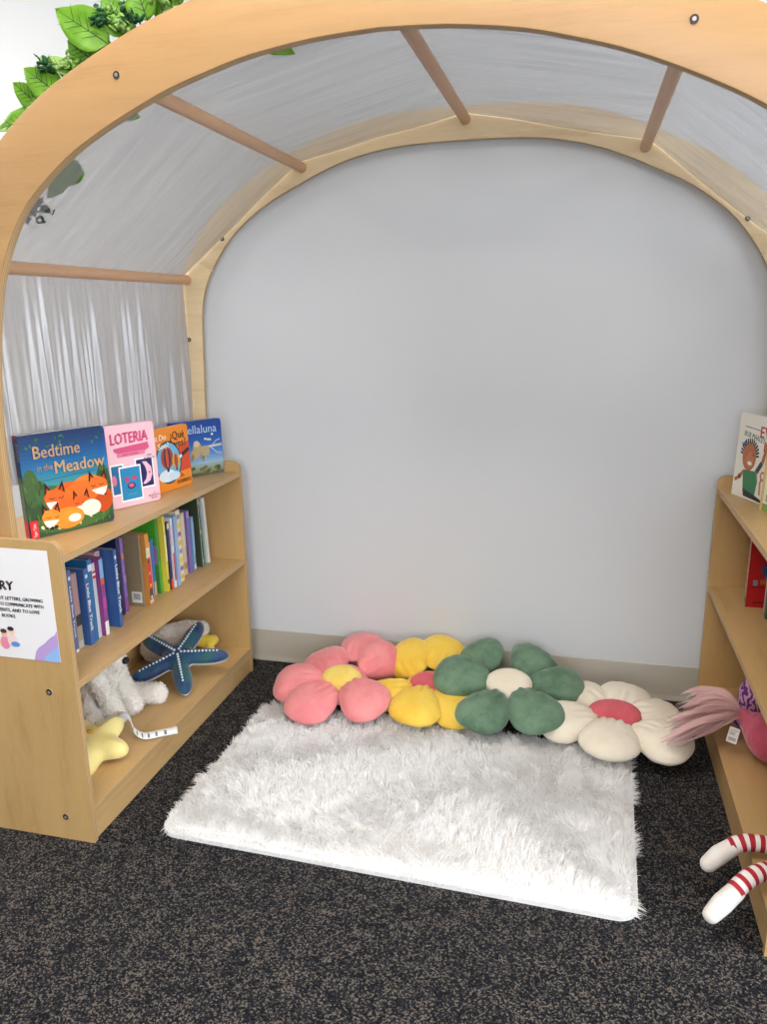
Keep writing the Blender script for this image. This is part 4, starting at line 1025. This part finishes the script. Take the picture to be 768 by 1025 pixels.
# care label strip
tg = thing('fabric_label_strip', 'white printed care label strip reaching over the shelf edge beside the yellow star', 'label', (-1.25, -.80, zf))
path = smooth_line([(-1.335, -.815, .135), (-1.318, -.790, .160), (-1.290, -.790, .155), (-1.262, -.812, .128), (-1.232, -.808, .112), (-1.195, -.785, .112), (-1.150, -.757, .114)], 8)
V = []; F = []; wv = Vector((.2, .38, .10)).normalized()*.0105; n_ = len(path)
for k, p in enumerate(path):
    p = Vector(p)-tg.location; wk = Vector((-.30, .42, .42)).normalized()*.0115; V += [p-wk, p+wk]
for k in range(n_-1): F.append((2*k, 2*k+2, 2*k+3, 2*k+1))
LAB = m_plain('label_ribbon', 'dcdcdc', .6)
o = raw('ribbon', V, F, LAB, tg); o.modifiers.new('s', 'SOLIDIFY').thickness = .0006
bm = bmesh.new()
for k in range(22, n_-4, 4):
    p, q = Vector(path[k])-tg.location, Vector(path[k+1])-tg.location; wk = Vector((-.30, .42, .42)).normalized(); up = Vector((.0006, -.0008, .0006))
    for s_, e_ in ((-.007, .007),):
        vs = [bm.verts.new(p+wk*s_+up), bm.verts.new(q+wk*s_+up), bm.verts.new(q+wk*e_+up), bm.verts.new(p+wk*e_+up)]; bm.faces.new(vs)
obj('print_lines', bm, m_plain('label_ink', '6a6c74', .7), tg)
# white and yellow toy lying behind the starfish
dk = thing('plush_duck', 'white plush duck with yellow feet lying behind the blue starfish', 'soft toy', (-1.42, -.21, zf))
Lc = lambda x, y, z: (x+1.42, y+.21, z-zf)
bb0 = blob('body', [('e', Lc(-1.45, -.245, .16), (.075, .075, .058)), ('c', [Lc(-1.45, -.25, .168), Lc(-1.40, -.215, .185), Lc(-1.36, -.175, .185)], [.055, .046, .032]), ('e', Lc(-1.49, -.30, .15), (.05, .05, .05))], PLW, dk, .006, 4, .002, 60)
fur_on(bb0, 7000, .006, .001, PLW)
blob('foot', [('c', [Lc(-1.37, -.20, .150), Lc(-1.325, -.185, .140)], [.024, .026]), ('e', Lc(-1.315, -.165, .140), (.02, .015, .02)), ('e', Lc(-1.312, -.205, .135), (.02, .014, .02))], m_plush('bright_yellow_plush', 'f0d44a', 'e6c43a', .3), dk, .004, 3)

# ------------------------------------------------------------ soft toys, right bookcase, bottom shelf
TULLE, nt, b = mat_base('pink_tulle'); out = nt.nodes['Material Output']; b.inputs['Base Color'].default_value = (*lin('e2b4b2'), 1); b.inputs['Roughness'].default_value = .6; b.inputs['Sheen Weight'].default_value = .5
tr = N(nt, 'ShaderNodeBsdfTransparent'); mx = N(nt, 'ShaderNodeMixShader'); mx.inputs[0].default_value = .60; nt.links.new(tr.outputs[0], mx.inputs[1]); nt.links.new(b.outputs[0], mx.inputs[2]); nt.links.new(mx.outputs[0], out.inputs[0])
FL = m_plush('hot_pink_plush', 'cf5a72', 'b9465e', .6, 150)
fg = thing('plush_ballerina', 'pink plush toy with a pale pink tulle skirt sticking out of the right bookcase', 'soft toy', (.56, -.50, zf))
Lc = lambda x, y, z: (x-.56, y+.50, z-zf)
blob('body', [('e', Lc(.575, -.515, .172), (.075, .085, .070)), ('c', [Lc(.505, -.435, .190), Lc(.545, -.49, .178)], [.022, .05]), ('e', Lc(.63, -.60, .165), (.05, .055, .062))], FL, fg, .006, 5, .0015, 80)
def skirt():
    root = Vector(Lc(.508, -.438, .192)); V = []; F = []; rnd = random.Random(2); nL = 12
    for k in range(84):
        a = rnd.random(); lay = rnd.random()
        tip = Vector(Lc(.262+.09*a+.06*rnd.random(), -.560+.27*a, .110+.060*lay+.02*math.sin(a*PI)))
        bulge = Vector((0, (a-.5)*.06, .022+.022*lay)); w_ = rnd.uniform(.006, .013); b0 = len(V)
        side = Vector((.15, .8, rnd.uniform(-.7, .7))).normalized(); tw = rnd.uniform(-1, 1)
        for q in range(nL+1):
            u = q/nL; p = root.lerp(tip, u)+bulge*math.sin(PI*u**.8)+Vector((0, 0, .003*math.sin(u*9+k)))
            ww = w_*(.25+1.2*math.sin(PI*min(.93, u*.8+.08)))*(1 if u < .85 else (1-u)/.15*.7+.3)
            sd = (side+Vector((0, 0, tw*u))).normalized()
            V += [p-sd*ww, p+Vector((0, 0, .0015)), p+sd*ww]
        for q in range(nL):
            i = b0+3*q; F += [(i, i+1, i+4, i+3), (i+1, i+2, i+5, i+4)]
    o = raw('tulle_skirt', V, F, TULLE, fg); o['kind'] = 'stuff'
skirt()
bm = bmesh.new(); box(bm, -.014, .014, -.0015, .0015, -.022, .022); o = obj('swing_tag', bm, PAPER, fg); paint(o, 'd9d3cf'); o.location = Lc(.468, -.525, .172); o.rotation_euler = (-.3, .15, -.3)
s = Art(lambda u, v, e: (u, -.0015-e, v)); s.rect(-.010, -.016, .010, -.006, 'a8a09c'); s.rect(-.010, 0, .004, .010, 'b8b0a8'); s.rect(-.010, .013, .010, .016, 'b0a8a4'); s.build('tag_print', o, PAPER)
bl = thing('plush_owl', 'purple and pink swirl patterned round plush at the back of the right bottom shelf', 'soft toy', (.575, -.30, zf))
m, nt, b = mat_base('swirl_plush'); v = coords(nt); wv_ = N(nt, 'ShaderNodeTexWave'); wv_.inputs['Scale'].default_value = 24; wv_.inputs['Distortion'].default_value = 9; wv_.inputs['Detail'].default_value = 2; wv_.inputs['Detail Scale'].default_value = 1.6; nt.links.new(v, wv_.inputs[0])
c = ramp(nt, wv_.outputs['Fac'], [(.25, lin('d9a8c0')), (.42, lin('c0a0c8')), (.5, lin('a01c62')), (.75, lin('6c2a86'))]); nt.links.new(c, b.inputs['Base Color']); b.inputs['Roughness'].default_value = .8; SW = m
Lc = lambda x, y, z: (x-.575, y+.30, z-zf)
blob('body', [('e', Lc(.58, -.30, .185), (.062, .062, .070)), ('e', Lc(.575, -.30, .155), (.055, .055, .05))], SW, bl, .005, 4)
PUR = m_plush('purple_plush', '4c3290', '3b2478', .4)
blob('ear', [('e', Lc(.556, -.275, .252), (.020, .018, .018))], PUR, bl, .004, 2)
blob('foot', [('e', Lc(.535, -.330, .118), (.030, .026, .020))], PUR, bl, .004, 2)
blob('belly', [('e', Lc(.60, -.345, .135), (.05, .035, .034))], m_plush('tan_plush', 'b08a6a', None, .4), bl, .005, 2)
# rag doll with striped legs
dl = thing('rag_doll', 'rag doll in red striped stockings, white feet over the right bottom shelf edge', 'doll', (.62, -.98, zf))
Lc = lambda x, y, z: (x-.62, y+.98, z-zf)
FEET = m_plush('white_felt', 'e4ddd6', 'd8d0c8', .2, 150, .2); REDC = 'a81e2c'
m, nt, b = mat_base('striped_stocking'); a_ = N(nt, 'ShaderNodeAttribute'); a_.attribute_name = 'Col'; nt.links.new(a_.outputs['Color'], b.inputs['Base Color']); b.inputs['Roughness'].default_value = .85; n1 = noise(nt, coords(nt), 250, 2); bump(nt, b, n1, .3, .001); STRIPE = m
def doll_leg(pts, foot):
    path = smooth_line(pts, 24); bm = bmesh.new(); tube(bm, [Lc(*p) for p in path], .0195, 20)
    acc = 0; o = obj('striped_leg', bm, STRIPE, dl, smooth=1)
    me = o.data; at = me.color_attributes.new('Col', 'FLOAT_COLOR', 'CORNER')
    P = [Vector(Lc(*p)) for p in path]; L = [0]
    for p, q in zip(P, P[1:]): L.append(L[-1]+(q-p).length)
    cs = []
    for po in me.polygons:
        k = min(range(len(P)-1), key=lambda j: (po.center-(P[j]+P[j+1])/2).length)
        c = lin(REDC) if (L[k] % .0215) < .0105 else lin('e6dedb'); cs += [*c, 1]*po.loop_total
    at.data.foreach_set('color', cs)
    blob('foot', [('c', [Lc(*q) for q in foot[0]], foot[1])], FEET, dl, .004, 4)
doll_leg([(.392, -.963, .124), (.435, -.955, .136), (.50, -.955, .134), (.57, -.96, .132)], ([(.396, -.964, .123), (.368, -.972, .103), (.345, -.985, .085)], [.0205, .0225, .0195]))
doll_leg([(.377, -1.112, .122), (.415, -1.082, .141), (.47, -1.045, .140), (.57, -1.0, .132)], ([(.381, -1.109, .121), (.352, -1.128, .098), (.330, -1.143, .078)], [.0205, .0225, .0190]))
blob('torso', [('e', Lc(.62, -.98, .17), (.055, .075, .07)), ('e', Lc(.63, -.98, .27), (.045, .055, .06))], m_plush('red_dress_cloth', 'a8303a', None, .2), dl, .006, 3)
blob('head', [('e', Lc(.63, -.98, .375), (.048, .05, .045))], FEET, dl, .006, 2)
